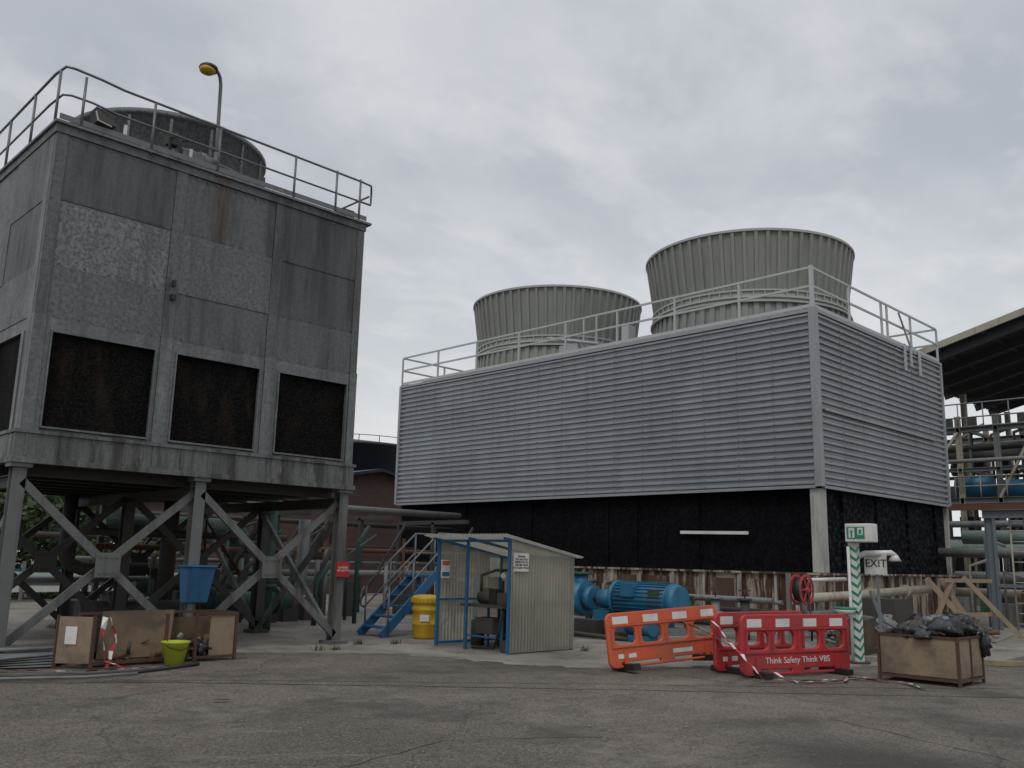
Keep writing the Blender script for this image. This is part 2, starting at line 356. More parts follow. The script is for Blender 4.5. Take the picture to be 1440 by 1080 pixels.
for k,(xa,xb) in enumerate(wins):
    b.use('galvTrim'); b.box((cols[k][0]+.003,y0-.01,5.22),(cols[k][1]-.003,y0+.07,5.417))
    if xa-cols[k][0]>.02: b.box((cols[k][0]+.003,y0-.012,3.563),(xa,y0+.07,5.217))
    if cols[k][1]-xb>.02: b.box((xb,y0-.012,3.563),(cols[k][1]-.003,y0+.07,5.217))
    for p,q in(((xa,3.62),(xb,3.62)),((xa,5.2),(xb,5.2))): b.beam((p[0],y0-.03,p[1]),(q[0],y0-.03,q[1]),.03)
    for xx in(xa+.01,xb-.01): b.beam((xx,y0-.03,3.637),(xx,y0-.03,5.183),.026)
b.use('galvTrim'); b.box((x0,y0+.093,3.56),(x0+.09,y0+.3,8.6)); b.use('galvA').box((x0-.02,y0+.103,8.603),(x0+.1,y1,zt))
ly=[y0+.3,17.5,19.6,y1]
for k in range(3):
    ya,yb=ly[k]+.003,ly[k+1]-.003
    for r,(za,zc) in enumerate(rows): b.use(['galvB2','galvC','galvA'][(r+k)%3]).box((x0+.01*((r+k)%2),ya,za),(x0+.08,yb,zc))
    b.use('galvTrim').box((x0+.012,ya,5.2),(x0+.07,yb,5.417)); b.box((x0-.02,yb-.13,3.563),(x0+.07,yb,5.197)); b.box((x0-.02,ya,3.563),(x0+.07,ya+.13,5.197))
build('wall_panels',b,T)
b=MB().use('louvreL')
for xa,xb in wins: b.box((xa-.02,y0+.071,3.6),(xb+.02,y0+.12,5.22))
for k in range(3): b.box((x0+.072,ly[k]+.1,3.6),(x0+.12,ly[k+1]-.1,5.2))
build('louvre_windows',b,T)
b=MB().use('galvTrim')
for z in (6.305,7.445,5.42,8.5):
    x=x0+.3
    while x<x1-.2: b.cbox((x,y0-.006,z+.05),(.02,.02,.02)); x+=.2
for x in (6.55,6.67,8.61,8.73,x0+.04,x1-.05):
    z=3.7
    while z<8.5: b.cbox((x,y0-(.038 if z<5.46 else .012),z),(.018,.014,.018)); z+=.22
build('panel_bolts',b,T)
b=MB().use('galvBand')
b.box((x0-.08,y0-.09,3.5),(x1+.06,y0+.055,3.556)); b.box((x0-.05,y0-.06,3.12),(x1+.03,y0+.05,3.497)); b.box((x0-.08,y0-.1,3.03),(x1+.06,y0+.05,3.117))
b.box((x0-.08,y0+.06,3.5),(x0+.05,y1,3.556)); b.box((x0-.05,y0+.06,3.12),(x0+.04,y1,3.497)); b.box((x0-.08,y0+.06,3.03),(x0+.05,y1,3.117))
for k in range(13):
    x=x0+.1+k*.51; b.box((x,y0-.075,3.14),(x+.035,y0-.06,3.49))
build('basin_band',b,T)
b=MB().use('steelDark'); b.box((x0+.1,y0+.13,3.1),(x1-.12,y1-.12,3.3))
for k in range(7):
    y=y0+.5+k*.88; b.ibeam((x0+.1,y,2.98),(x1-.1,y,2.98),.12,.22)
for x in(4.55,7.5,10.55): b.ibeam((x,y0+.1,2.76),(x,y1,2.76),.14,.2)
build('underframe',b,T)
LX=(4.5,7.5,10.58); LY=(15.6,18.6,21.6)
for iy,y in enumerate(LY):
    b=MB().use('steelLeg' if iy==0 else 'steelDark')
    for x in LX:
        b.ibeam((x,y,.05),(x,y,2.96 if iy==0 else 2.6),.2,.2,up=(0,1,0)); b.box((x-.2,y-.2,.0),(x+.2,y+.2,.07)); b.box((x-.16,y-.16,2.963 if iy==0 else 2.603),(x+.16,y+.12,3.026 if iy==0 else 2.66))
    for xa,xb in((4.5,7.5),(7.5,10.58)):
        m=(xa+xb)/2
        b.beam((xa+.05,y-.065,2.75),(xb-.05,y-.065,.18),.07,.13); b.beam((xa+.05,y+.065,.18),(xb-.05,y+.065,2.75),.07,.13)
        b.box((m-.2,y-.125,1.27),(m+.2,y-.108,1.67))
        for dx in(-.13,-.04,.04,.13):
            for dz in(-.13,.13): b.cbox((m+dx,y-.135,1.47+dz),(.03,.02,.03))
    if iy==0:
        for x in(4.5,10.58):
            for ya,yb in((15.6,18.6),(18.6,21.6)):
                b.beam((x+.065,ya,2.6),(x+.065,yb,.18),.07,.12); b.beam((x-.065,ya,.18),(x-.065,yb,2.6),.07,.12)
    build('legs_and_braces',b,T)
b=MB().use('galvTrim'); b.box((x0-.06,y0-.08,zt+.003),(x1+.12,y1+.1,zt+.05)); build('roof_deck',b,T)
b=MB().use('galvB2')
cx,cy=7.62,18.7
b.revolve((cx,cy,0),[(2.02,8.8),(2.02,10.25),(2.08,10.26),(2.08,10.36),(1.96,10.36),(1.94,8.8)],64)
b.revolve((cx,cy,0),[(2.024,9.5),(2.05,9.5),(2.05,9.56),(2.024,9.56)],64)
for k in range(16):
    t=k*math.tau/16; b.cbox((cx+2.035*math.cos(t),cy+2.035*math.sin(t),9.5),(.03,.06,1.45),rz=t)
build('fan_stack',b,T)
b=MB().use('galvRail')
yr=y0-.04
b.tube([(x0-.02,y1,9.72),(x0-.02,17.5,9.78),(x0-.02,15.9,9.8),(x0+.02,15.5,9.8),(x0+.15,yr,9.8),(x0+.6,yr,9.78),(x0+1.0,yr,9.74),(x1-.2,yr,9.68),(x1+.08,yr,9.66),(x1+.16,yr+.1,9.6),(x1+.16,yr+.1,9.3),(x1+.08,yr,9.22),(x1-.3,yr,9.22)],.024)
b.tube([(x0-.02,y1,9.2),(x0-.02,16,9.26),(x0+.02,15.5,9.28),(x0+.15,yr,9.3),(x0+.5,yr,9.3),(x0+.9,yr,9.25),(x1-.3,yr,9.22)],.02)
for x in(4.75,5.97,7.25,8.9,9.9,10.5): b.tube([(x,yr,8.72),(x,yr,9.72)],.024)
for y in(15.62,16.9,18.3,19.7,21.1): b.tube([(x0-.02,y,8.72),(x0-.02,y,9.76)],.024)
b.tube([(x1+.1,yr+.1,9.45),(x1+.1,y1,9.45)],.022); b.tube([(x0,y1,9.7),(x1,y1,9.7)],.022); b.tube([(x0,y1,9.25),(x1,y1,9.25)],.022)
for x in(5.5,7,8.5,10): b.tube([(x,y1,8.8),(x,y1,9.7)],.022)
b.box((x0,yr-.005,8.83),(x1,yr+.005,8.93))
build('handrail',b,T)
b=MB().use('rackGrey')
b.cbox((6.85,15.7,8.95),(.5,.3,.28)); b.use('bluegrey').cyl((6.5,15.75,9.05),(6.95,15.75,9.05),.14,14); b.cyl((6.98,15.75,9.05),(7.1,15.75,9.05),.17,14)
b.use('bluegrey').cyl((7.02,15.65,9.02),(7.3,15.65,9.02),.12,14); b.use('steelDark').tube([(6.55,15.6,8.8),(6.55,15.6,9.25),(6.7,15.6,9.3)],.03); b.tube([(6.4,15.6,8.85),(6.3,15.55,9.2),(6.5,15.6,9.35)],.03); b.cbox((6.4,15.65,9.2),(.18,.18,.18))
b.use('white').cbox((6.72,15.5,8.95),(.05,.04,.3)); b.cbox((5.5,15.5,8.95),(.05,.04,.35))
b.use('steelDark').cyl((8.4,15.9,8.8),(8.4,15.9,9.2),.08,8); b.cbox((10.3,15.7,8.9),(.3,.3,.2))
build('drive_motor',b,T)
b=MB().use('steelDark').cbox((5.12,15.55,9.1),(.34,.2,.28),rz=.3,rx=-.4); b.use('glass').cbox((5.1,15.44,9.07),(.28,.02,.22),rz=.3,rx=-.4); b.use('steelDark').beam((5.12,15.6,8.8),(5.12,15.6,9.1),.05)
build('floodlight',b,T)
b=MB().use('black').cbox((6.63,15.44,6.2),(.09,.06,.1)); b.cbox((6.62,15.44,6.45),(.06,.05,.12)); build('junction_box',b,T)
SL=top('street_lamp',(7.33,15.7,8.75))
b=MB().use('galvRail').tube([(7.33,15.7,8.78),(7.3,15.7,9.6),(7.27,15.7,10.7),(7.24,15.69,10.85),(7.17,15.66,10.93),(7.05,15.62,10.92)],.035,10)
b.cyl((7.33,15.7,8.78),(7.32,15.7,9.3),.055,10); build('pole',b,SL)
b=MB().use('black'); b.sphere((6.95,15.6,10.885),.185,16,.5); b.cyl((6.94,15.6,10.87),(7.1,15.63,10.92),.07,10,.04); build('lamp_head',b,SL)
b=MB().use('yellow'); b.sphere((6.92,15.58,10.835),.155,16,.55); build('lamp_bowl',b,SL)
# ---------------------------------------------------------------- BIG TOWER
B=top('cooling_tower',(28,21,0))
X0,X1,Y0,Y1=23.4,32.7,11.65,30.45; zs,ze=3.9,8.85
b=MB().use('siding')
def corrwall(o,U,nrm):
    o=V(o);n=26;p=(ze-zs)/n; prof=[]
    for k in range(n):
        z=zs+k*p; prof+=[(z,0),(z+p*.2,0),(z+p*.32,.075),(z+p*.62,.075),(z+p*.9,0)]
    prof.append((ze,0)); U=V(U);nrm=V(nrm)
    i=b.pts([V((o.x,o.y,z))+nrm*h+w for w in(V((0,0,0)),U) for z,h in prof]);m=len(prof)
    for k in range(m-1): b.face((i+k,i+m+k,i+m+k+1,i+k+1))
corrwall((X0,Y0,0),(0,Y1-Y0,0),(-1,0,0)); corrwall((X0,Y0,0),(X1-X0,0,0),(0,-1,0))
b.quad((X1,Y0,zs),(X1,Y1,zs),(X1,Y1,ze),(X1,Y0,ze)); b.quad((X0,Y1,zs),(X1,Y1,zs),(X1,Y1,ze),(X0,Y1,ze))
build('corrugated_siding',b,B)
b=MB().use('galvRail'); n=26;p=(ze-zs)/n
for k in range(n):
    z=zs+(k+.47)*p
    for j in range(17): b.cbox((X0-.08,Y0+.1+j*1.17,z),(.015,.03,.03))
    for j in range(8): b.cbox((X0+.15+j*1.3,Y0-.08,z),(.03,.015,.03))
build('siding_bolts',b,B)
b=MB().use('trim')
b.box((X0-.11,Y0-.11,zs-.02),(X0,Y0+.09,ze+.1)); b.box((X0+.003,Y0-.11,zs-.02),(X0+.1,Y0,ze+.1))
b.box((X1-.1,Y0-.11,zs-.02),(X1+.03,Y0,ze+.06)); b.box((X0-.11,Y1-.1,zs-.02),(X0,Y1+.03,ze+.06))
b.box((X0-.1,Y0+.093,ze-.03),(X0,Y1-.103,ze+.07)); b.box((X0+.103,Y0-.1,ze-.03),(X1-.103,Y0,ze+.07))
b.box((X0-.09,Y0+.093,zs-.06),(X0,Y1-.103,zs+.02)); b.box((X0+.103,Y0-.09,zs-.06),(X1-.103,Y0,zs+.02))
b.box((X0+.003,Y0+.003,ze-.05),(X1-.003,Y1-.003,ze+.02))
b.box((X0+.3,Y0-.12,6.02),(X1-.9,Y0-.078,6.08))
build('edge_trim',b,B)
b=MB().use('louvreB'); b.box((X0+.25,Y0+.35,1.3),(X0+.3,Y1-.1,zs))
for k in range(16):
    y=Y0+.5+k*1.18
    if k in(3,5,6,9,12): b.box((X0+.2,y,1.3),(X0+.247,y+1.1,zs-.1))
b.use('louvreR')
for k in range(8):
    xx=X0+.45+k*1.14; b.box((xx,Y0+(.12 if k%2 else .2),1.4),(xx+1.1,Y0+.3,zs))
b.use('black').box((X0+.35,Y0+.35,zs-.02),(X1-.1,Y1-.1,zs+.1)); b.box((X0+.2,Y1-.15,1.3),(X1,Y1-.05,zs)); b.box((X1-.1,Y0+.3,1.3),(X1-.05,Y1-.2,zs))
build('air_inlet_louvres',b,B)
b=MB().use('column'); b.box((X0,Y0,1.57),(X0+.13,Y0+.3,zs-.07)); b.box((X0+.133,Y0,1.57),(X0+.35,Y0+.1,zs-.07)); b.box((X1-.15,Y0,1.57),(X1,Y0+.12,zs-.07))
b.use('white').beam((X0+.1,16.3,2.67),(X0+.1,13.95,2.64),.03,.09)
build('corner_columns',b,B)
b=MB().use('basin'); b.box((X0-.02,Y0-.02,0),(X0+.1,Y1+.1,1.5)); b.box((X0+.103,Y0-.02,0),(X1+.2,Y0+.1,1.5)); b.box((X0-.12,Y0-.12,1.503),(X0+.2,Y1+.1,1.56)); b.box((X0+.203,Y0-.12,1.503),(X1+.2,Y0+.11,1.56))
for k in range(17):
    y=Y0+.1+k*1.17; b.use('basin').box((X0-.11,y,.02),(X0-.023,y+.06,1.5))
    if k<16:
        b.box((X0-.06,y+.2,.2),(X0-.023,y+.24,1.4)); b.use('brownPlate' if k in(4,5,8,2,7,10,0) else 'basin').box((X0-.04,y+.3,.15),(X0-.024,y+1.0,1.35))
        b.use('column').box((X0-.05,y+.08,.4),(X0-.03,y+.18,1.48))
b.use('basin')
for k in range(8):
    x=X0+.3+k*1.2; b.box((x,Y0-.11,.02),(x+.06,Y0-.023,1.5))
build('basin_wall',b,B)
b=MB().use('whiteRail'); zr=10.15
def railrun(a,c,n,skip0=False):
    a=V(a);c=V(c)
    for z in(zr,zr-.55): b.beam(a+V((0,0,z)),c+V((0,0,z)),.04,.065)
    b.beam(a+V((0,0,ze+.17)),c+V((0,0,ze+.17)),.02,.1)
    for k in range(1 if skip0 else 0,n+1):
        p=a.lerp(c,k/n); b.beam(p+V((0,0,ze+.02)),p+V((0,0,zr-.04)),.065,.055)
railrun((X0,Y0,0),(X0,Y1,0),8); railrun((X0+.04,Y0,0),(X1,Y0,0),4,True); railrun((X1,Y0+.04,0),(X1,Y1,0),8,True); railrun((X0+.04,Y1,0),(X1-.04,Y1,0),4,True)
b.beam((28.5,Y0,ze),(28.5,Y0,zr-.04),.06); b.beam((30.3,Y0-.06,ze),(29.3,Y0-.06,zr-.1),.05)
b.beam((X0,Y0,ze+.12),(X0,Y0,zr+.05),.1)
for x in(29.4,30.6): b.box((x,Y0-.16,8.1),(x+.12,Y0-.12,9.0))
b.box((29.9,Y0-.16,8.3),(30.0,Y0-.12,8.95))
build('roof_railing',b,B)
for cyy in(16.4,25.75):
    b=MB().use('stack'); c=(28.05,cyy,0); n=60; rt,rb=3.56,3.3; z1,z2=10.5,12.42
    def ribbed(ra,za,rbb,zb2,n,dep=.05,rw=.22):
        A=[]
        for k in range(n):
            for f,h in((0,0),(1-rw-.06,0),(1-rw,dep),(.99,dep)):
                A.append(((k+f)*math.tau/n,h))
        i=b.pts([V((c[0]+math.cos(t)*(r+h),c[1]+math.sin(t)*(r+h),z)) for r,z in((ra,za),(rbb,zb2)) for t,h in A]); m=len(A)
        for k in range(m): b.face((i+k,i+(k+1)%m,i+m+(k+1)%m,i+m+k))
    ribbed(rb,z1,rt,z2,n,.075,.3); ribbed(3.42,8.87,3.34,10.12,n,.06,.5)
    b.revolve(c,[(rt-.06,z2+.02),(rb-.08,z1),(3.2,8.9)],64)
    b.use('stackLip').revolve(c,[(rt-.07,z2-.02),(rt+.1,z2-.02),(rt+.1,z2+.06),(rt-.07,z2+.06),(rt-.07,z2-.02)],64,False)
    b.use('stackLip').revolve(c,[(3.3,z1-.003),(3.43,z1-.003),(3.43,z1-.06),(3.36,z1-.06),(3.36,z1-.22),(3.44,z1-.22),(3.44,z1-.28),(3.36,z1-.28),(3.36,10.12),(3.5,10.12),(3.5,10.06),(3.42,10.06)],64,False)
    for k in range(n):
        t=(k+.5)*math.tau/n; b.cbox((c[0]+3.4*math.cos(t),c[1]+3.4*math.sin(t),z1-.14),(.05,.03,.15),rz=t)
    build('fan_stack',b,B)
b=MB().use('whiteRail'); b.box((24.0,21.0,8.9),(24.8,21.9,9.5)); b.beam((24.1,20.2,8.9),(24.1,20.2,10.4),.05); b.beam((24.1,20.8,8.9),(24.1,20.8,10.4),.05); b.tube([(24.0,20,9.3),(24.0,22.5,9.9)],.05); b.tube([(24.2,13,9.2),(24.2,30,9.2)],.06); b.cbox((24.4,19.0,9.4),(.4,.3,.9)); build('deck_equipment',b,B)
# ---------------------------------------------------------------- BRICK BUILDING, TANK
K=top('brick_building',(27,38,0))
b=MB().use('brick'); b.hexa([(19,36,0),(34,36,0),(34,48,0),(19,48,0),(19,36,4.4),(34,36,4.4),(34,48,4.4),(19,48,4.4)])
b.quad((19,36,4.4),(34,36,4.4),(26.5,36,5.8)); b.quad((19,48,4.4),(26.5,48,5.8),(34,48,4.4))
build('walls',b,K)
b=MB().use('tankDark'); b.hexa([(18.6,35.7,4.3),(26.5,35.7,5.8),(26.5,48.3,5.8),(18.6,48.3,4.3),(18.6,35.7,4.45),(26.5,35.7,5.95),(26.5,48.3,5.95),(18.6,48.3,4.45)]); b.hexa([(26.5,35.7,5.8),(34.4,35.7,4.3),(34.4,48.3,4.3),(26.5,48.3,5.8),(26.5,35.7,5.95),(34.4,35.7,4.45),(34.4,48.3,4.45),(26.5,48.3,5.95)]); build('roof',b,K)
b=MB().use('black')
for x in(20,23,28): b.box((x,35.93,1.6),(x+1.2,35.99,3.0))
b.use('blue').box((30,35.93,0),(31.1,35.99,2.2)); build('windows_and_door',b,K)
K=top('storage_tank',(33.5,46,0)); b=MB().use('tankDark'); b.revolve((34.5,50,0),[(5,0),(5,8.5),(5.05,8.5),(5.05,8.65),(4.9,8.7),(0.05,9.4)],48)
b.revolve((34.5,50,0),[(5.02,6.5),(5.07,6.5),(5.07,6.6),(5.02,6.6)],48); build('shell',b,K)
b=MB().use('steelDark')
for k in range(24):
    t=k*math.tau/24; b.cyl((34.5+4.9*math.cos(t),50+4.9*math.sin(t),8.65),(34.5+4.9*math.cos(t),50+4.9*math.sin(t),9.1),.025,6)
b.revolve((34.5,50,0),[(4.9,9.07),(4.93,9.07),(4.93,9.11),(4.9,9.11),(4.9,9.07)],48)
build('handrail',b,K)
# ---------------------------------------------------------------- PIPES BEHIND LEFT TOWER
K=top('process_pipework',(9,24,0)); b=MB()
def pipe(pts,r,m,fl=()):
    b.use(m).tube(pts,r,14)
    for f,d in fl:
        f=V(f);d=V(d).normalized(); b.cyl(f-d*.04,f+d*.04,r*1.5,14)
pipe([(8.8,23.4,2.35),(12.2,23.4,2.35),(12.5,23.4,2.25),(12.6,23.4,2.0),(12.6,23.4,.8)],.3,'green',[((9.2,23.4,2.35),(1,0,0)),((10.5,23.4,2.35),(1,0,0)),((12.6,23.4,1.2),(0,0,1))])
pipe([(9.4,22.6,.9),(13,22.6,.9)],.22,'green',[((10,22.6,.9),(1,0,0))])
pipe([(10.9,18.9,0),(10.9,18.9,3.0)],.17,'green',[((10.9,18.9,1.0),(0,0,1)),((10.9,18.9,2.2),(0,0,1))])
pipe([(9.6,20.3,.6),(12.4,20.3,.6)],.22,'green',[((10.3,20.3,.6),(1,0,0)),((12.0,20.3,.6),(1,0,0))])
pipe([(12.4,20.3,.6),(12.6,20.3,.65),(12.7,20.3,.9),(12.7,20.3,2.6)],.15,'rackGrey')
pipe([(7.0,19.4,.5),(9.2,19.4,.5)],.2,'steelDark',[((7.6,19.4,.5),(1,0,0))])
pipe([(7.2,21,3.0),(7.2,21,1.6),(7.3,21,1.4),(7.6,21,1.3),(9,21,1.3)],.15,'steelDark')
pipe([(8.9,19.8,3.0),(8.9,19.8,.4)],.13,'steelDark'); pipe([(9.4,20.6,3.0),(9.4,20.6,.0)],.1,'rust')
pipe([(7,20,2.1),(12,20,2.1)],.08,'steelDark'); pipe([(5,22,1.0),(12,22,1.1)],.07,'rackGrey'); pipe([(8,21.5,1.8),(14,21.5,1.8)],.07,'rust')
for x in(9,11.5,14,17,20):
    b.use('steelDark').beam((x,23.9,0),(x,23.9,2.9),.13); b.beam((x,22.2,2.9),(x,25.8,2.9),.13)
    b.use('rust' if int(x)%2 else 'steelDark').beam((x,25.8,0),(x,25.8,2.9),.12); b.use('steelDark').beam((x,23.9,.2),(x+1.8,23.9,2.8),.07)
pipe([(11,26,3.3),(23,26,3.3)],.12,'rackGrey'); pipe([(11,26.5,2.8),(23,26.5,2.8)],.08,'steelDark')
pipe([(12,24,1.9),(23,24,1.9)],.07,'rust'); pipe([(12,23.5,1.2),(23,23.5,1.2)],.1,'rackGrey'); pipe([(8,24.4,1.5),(21,24.4,1.5)],.06,'rackGrey'); pipe([(8,26,2.1),(21,26,2.0)],.07,'steelDark')
for x in(13,15.2,17.4,19.6): b.use('rackGrey').cyl((x,23,0),(x,23,1.5+.4*((x*10)%3)/2),.06,8); b.use('steelDark').cbox((x+.4,22.6,.5),(.5,.4,1.0)); b.use('rust').beam((x+.8,23.2,0),(x+.8,23.2,2.3),.07)
for k in range(9):
    xx=7.8+k*.75; b.use('steelDark').cbox((xx,21.3+.2*(k%3),.3+.1*(k%2)),(.45,.5,.6+.2*(k%2))); b.use(['steelDark','green','rackGrey'][k%3]).cyl((xx,21.3,.7),(xx,21.3,1.1+.25*(k%3)),.07,8); b.use('steelDark').cyl((xx,21.1,1.2),(xx,21.12,1.2),.13,12)
for k in range(18):
    xx=8+random.uniform(0,7); yy=random.uniform(19,26); b.use(random.choice(['steelDark','steelDark','rust','rackGrey','green'])).tube([(xx,yy,0),(xx,yy,random.uniform(1,2.6)),(xx+random.uniform(.3,1),yy,random.uniform(1.2,2.7))],random.uniform(.03,.08),8)
build('pipes',b,K)
K=top('boundary_fence',(14,33,0)); b=MB().use('white'); b.box((6,33,.3),(19,33.05,.85)); b.use('tankBlue').box((6,32.985,.853),(19,33.04,1.05)); b.use('paleGreen').tube([(6,29,.85),(20,29,.85)],.2,12)
b.use('rackGrey')
for k in range(7): b.box((6+2*k,32.9,0),(6.1+2*k,32.98,1.3))
build('panels',b,K)
# ---------------------------------------------------------------- TREES
def tree(loc,h,r,n=3400,name='tree'):
    K=top(name,loc); b=MB().use('bark'); L=V(loc); tips=[]
    b.cyl(L,L+V((.1,.1,h*.45)),.22,10,.13)
    for k in range(9):
        t=k*2.4; z=h*(.25+.06*k); a=L+V((.05,.05,min(z,h*.44))); e=L+V((math.cos(t)*r*random.uniform(.5,.85),math.sin(t)*r*random.uniform(.5,.85),z+h*.25)); b.cyl(a,e,.08,6,.02); tips.append(e)
    tips+= [L+V((random.uniform(-.7,.7)*r,random.uniform(-.7,.7)*r,h*random.uniform(.3,.92))) for _ in range(22)]
    build('trunk_and_limbs',b,K); b=MB().use('leaf')
    cl=[(t,random.uniform(.25,.45)*r) for t in tips]
    for _ in range(n):
        t,cr=random.choice(cl); d=V((random.gauss(0,1),random.gauss(0,1),random.gauss(0,.8))); d=d.normalized()*cr*random.random()**.4
        p=t+d; u=V((random.gauss(0,1),random.gauss(0,1),random.gauss(0,1))).normalized(); w=u.orthogonal().normalized(); s=random.uniform(.09,.2)
        b.quad(p-u*s,p+w*s*.6,p+u*s,p-w*s*.6)
    build('foliage',b,K)
for x,y,h,r in((9.6,35,5.2,2.6),(12.5,37,5.6,2.8),(15.0,44,4.6,2.4),(20.5,52,5.2,2.8)): tree((x,y,0),h,r)
def hedge():
    b=MB().use('leaf')
    for _ in range(10000):
        x=random.uniform(7,24); y=35+random.uniform(-.8,.8); z=random.random()**1.3*(2.1+.5*math.sin(x*1.3)+.35*math.sin(x*3.1))
        p=V((x,y if x<17 else y+17,z)); u=V((random.gauss(0,1),random.gauss(0,1),random.gauss(0,1))).normalized(); w=u.orthogonal().normalized(); s=random.uniform(.07,.15)
        b.quad(p-u*s,p+w*s*.6,p+u*s,p-w*s*.6)
    build('hedge',b)
hedge()
# ---------------------------------------------------------------- RIGHT BACKGROUND SHED + RACK
K=top('open_sided_shed',(48,10,0)); b=MB()
def zroof(y): return 12.68+.265*(11.27-y)
b.use('shedRoof').corr((42,17.5,zroof(17.5)),V((15,0,0)),V((0,-17.5,17.5*.265)),.35,.05,(0,0,1))
b.use('cream').beam((41.9,17.5,zroof(17.5)+.05),(41.9,0,zroof(0)+.05),.08,.3)
b.use('shedRoof')
for k in range(7):
    x=42.5+k*2.3; b.ibeam((x,17.4,zroof(17.4)-.3),(x,0,zroof(0)-.3),.15,.35)
for k in range(9):
    y=17-k*2; b.beam((42,y,zroof(y)-.1),(57,y,zroof(y)-.1),.08,.14)
for x in(42.6,49.5,56.5):
    for y in(16.5,11.2,5): b.use('cream').ibeam((x,y,0),(x,y,zroof(y)-.5),.25,.25,up=(0,1,0))
b.beam((42.6,10.3,12.0),(42.6,10.3,10.6),.14)
b.beam((56.5,5,7.6),(56.5,16.5,7.6),.2)
b.use('shedRoof').box((56.7,2,0),(56.8,17.4,4.2))
build('frame_and_roof',b,K)
K=top('pipe_rack',(42,12,0)); b=MB()
for z,w in((4.6,.25),(5.9,.15),(7.6,.2),(3.0,.25)):
    b.use('rackGrey').ibeam((40.5,18,z),(40.5,6,z),w,w); b.ibeam((44,18,z),(44,6,z),w,w)
    for y in(15.5,13.5,11.5,9.5,7.5): b.beam((40.5,y,z),(44,y,z),.12)
for y in(15.8,13.8,12.3,10.8,9): b.use('cream' if y in(13.8,10.8) else 'rackGrey').ibeam((40.5,y,0),(40.5,y,8.2),.2,.2,up=(0,1,0)); b.ibeam((44,y,0),(44,y,8.2),.2,.2,up=(0,1,0))
for z in(7.7,8.1,8.7): b.use('rackGrey').tube([(40.3,18,z),(40.3,6,z)],.03)
for y in range(18,6,-1): b.tube([(40.3,y-.3,7.6),(40.3,y-.3,8.7)],.025)
for z in(5.2,5.6): b.use('cream').tube([(40.3,18,z),(40.3,6,z)],.025)
for y in range(18,6,-1): b.tube([(40.3,y,4.7),(40.3,y,5.6)],.025)
b.use('tankBlue').cyl((41.5,14.3,5.25),(41.5,12.9,5.25),.5,20); b.cyl((41.5,12.5,5.1),(41.5,11.2,5.1),.42,20); b.cyl((41.5,15.6,5.1),(41.5,14.8,5.1),.4,20)
b.use('steelDark').cyl((42.5,15,6.7),(42.5,12,6.7),.28,14)
b.use('paleGreen').tube([(39.5,17,2.6),(39.5,7,2.6)],.36,16); b.use('rackGrey').tube([(39.8,17,3.6),(39.8,7,3.6)],.14,10); b.tube([(39.8,17,6.2),(39.8,7,6.2)],.09,10); b.use('steelDark').tube([(41.5,17,6.9),(41.5,7,7.0)],.15,10); b.use('rackGrey').tube([(43,17,7.2),(43,7,7.3)],.12,10)
b.use('cream').beam((40.4,15.8,4.7),(40.4,13.8,7.5),.1); b.beam((40.4,12.3,4.7),(40.4,10.8,7.5),.1); b.use('rust').beam((40,17,4.3),(40,6,4.3),.06,.25)
for k in range(34):
    yy=16-k*.26; xx=41+random.uniform(-.3,3); z=random.choice([4.8,6.0,7.7]); b.use(random.choice(['rackGrey','steelDark','rust','steelDark','cream','bluegrey'])).tube([(xx,yy,.3),(xx,yy,z),(xx,yy-.6,z+.2)],random.uniform(.03,.1),8)
for k in range(9): b.use(random.choice(['bluegrey','steelDark','rackGrey'])).cbox((42.5,15-k*1.0,5.0),(.9,.6,.7)); b.use(random.choice(['steelDark','rackGrey','green'])).cbox((39,14.5-k*1.0,.5),(.8,.6,1.0)); b.use('steelDark').cyl((43,15-k,6.2),(43,14.6-k,6.2),.3,12); b.use('steelDark').cbox((42,14.7-k,8.0),(.3,.3,.7)); b.cbox((43.6,14.6-k,3.6),(.6,.7,1.0)); b.cbox((43.4,14.9-k,1.6),(.6,.6,1.6))
build('steelwork_and_pipes',b,K)
K=top('pipe_support_portal',(30,9,0)); b=MB().use('bluegrey'); b.ibeam((30,9.5,0),(30,9.5,3.3),.25,.25,up=(0,1,0)); b.ibeam((30,6.9,0),(30,6.9,3.3),.25,.25,up=(0,1,0)); b.ibeam((30,9.7,3.43),(30,6.7,3.43),.25,.25); b.beam((30.0,9.4,1.3),(30.0,7.0,1.3),.1)
b.use('rackGrey').tube([(32,12,2.3),(32,6,2.3)],.15,14); b.tube([(34,12,1.5),(34,6,1.5)],.2,14); b.use('paleGreen').tube([(35,12,2.9),(35,6,2.9)],.25,14)
b.use('cream').tube([(33,12,1.0),(33,6,1.0)],.15,14); b.use('steelDark').cbox((33.2,8.5,.5),(.8,1,1)); b.use('rackGrey').cbox((32.5,9.8,.35),(.7,.7,.7)); b.use('bluegrey').cyl((31.5,8.0,.5),(31.5,7.0,.5),.3,14)
for k in range(8): b.use(random.choice(['rackGrey','steelDark','cream','rust'])).tube([(31+k*.3,10.5-k*.4,0),(31+k*.3,10.5-k*.4,random.uniform(1,2.8)),(31+k*.3,9.9-k*.4,random.uniform(1,2.8))],.05,8)
b.use('cream').tube([(30.2,9.0,0),(30.2,9.0,3.3)],.03,6); b.tube([(30.2,8.6,0),(30.2,8.6,3.3)],.03,6)
for k in range(11): b.tube([(30.2,9.0,.3*k+.2),(30.2,8.6,.3*k+.2)],.02,6)
build('frame',b,K)
K=top('supply_pipe',(25,11,0)); b=MB()
pipe([(20.2,10.9,.95),(23.4,10.9,1.0),(28.5,10.9,1.15)],.12,'cream',[((24.5,10.9,1.03),(1,0,0)),((26.8,10.9,1.1),(1,0,0))])
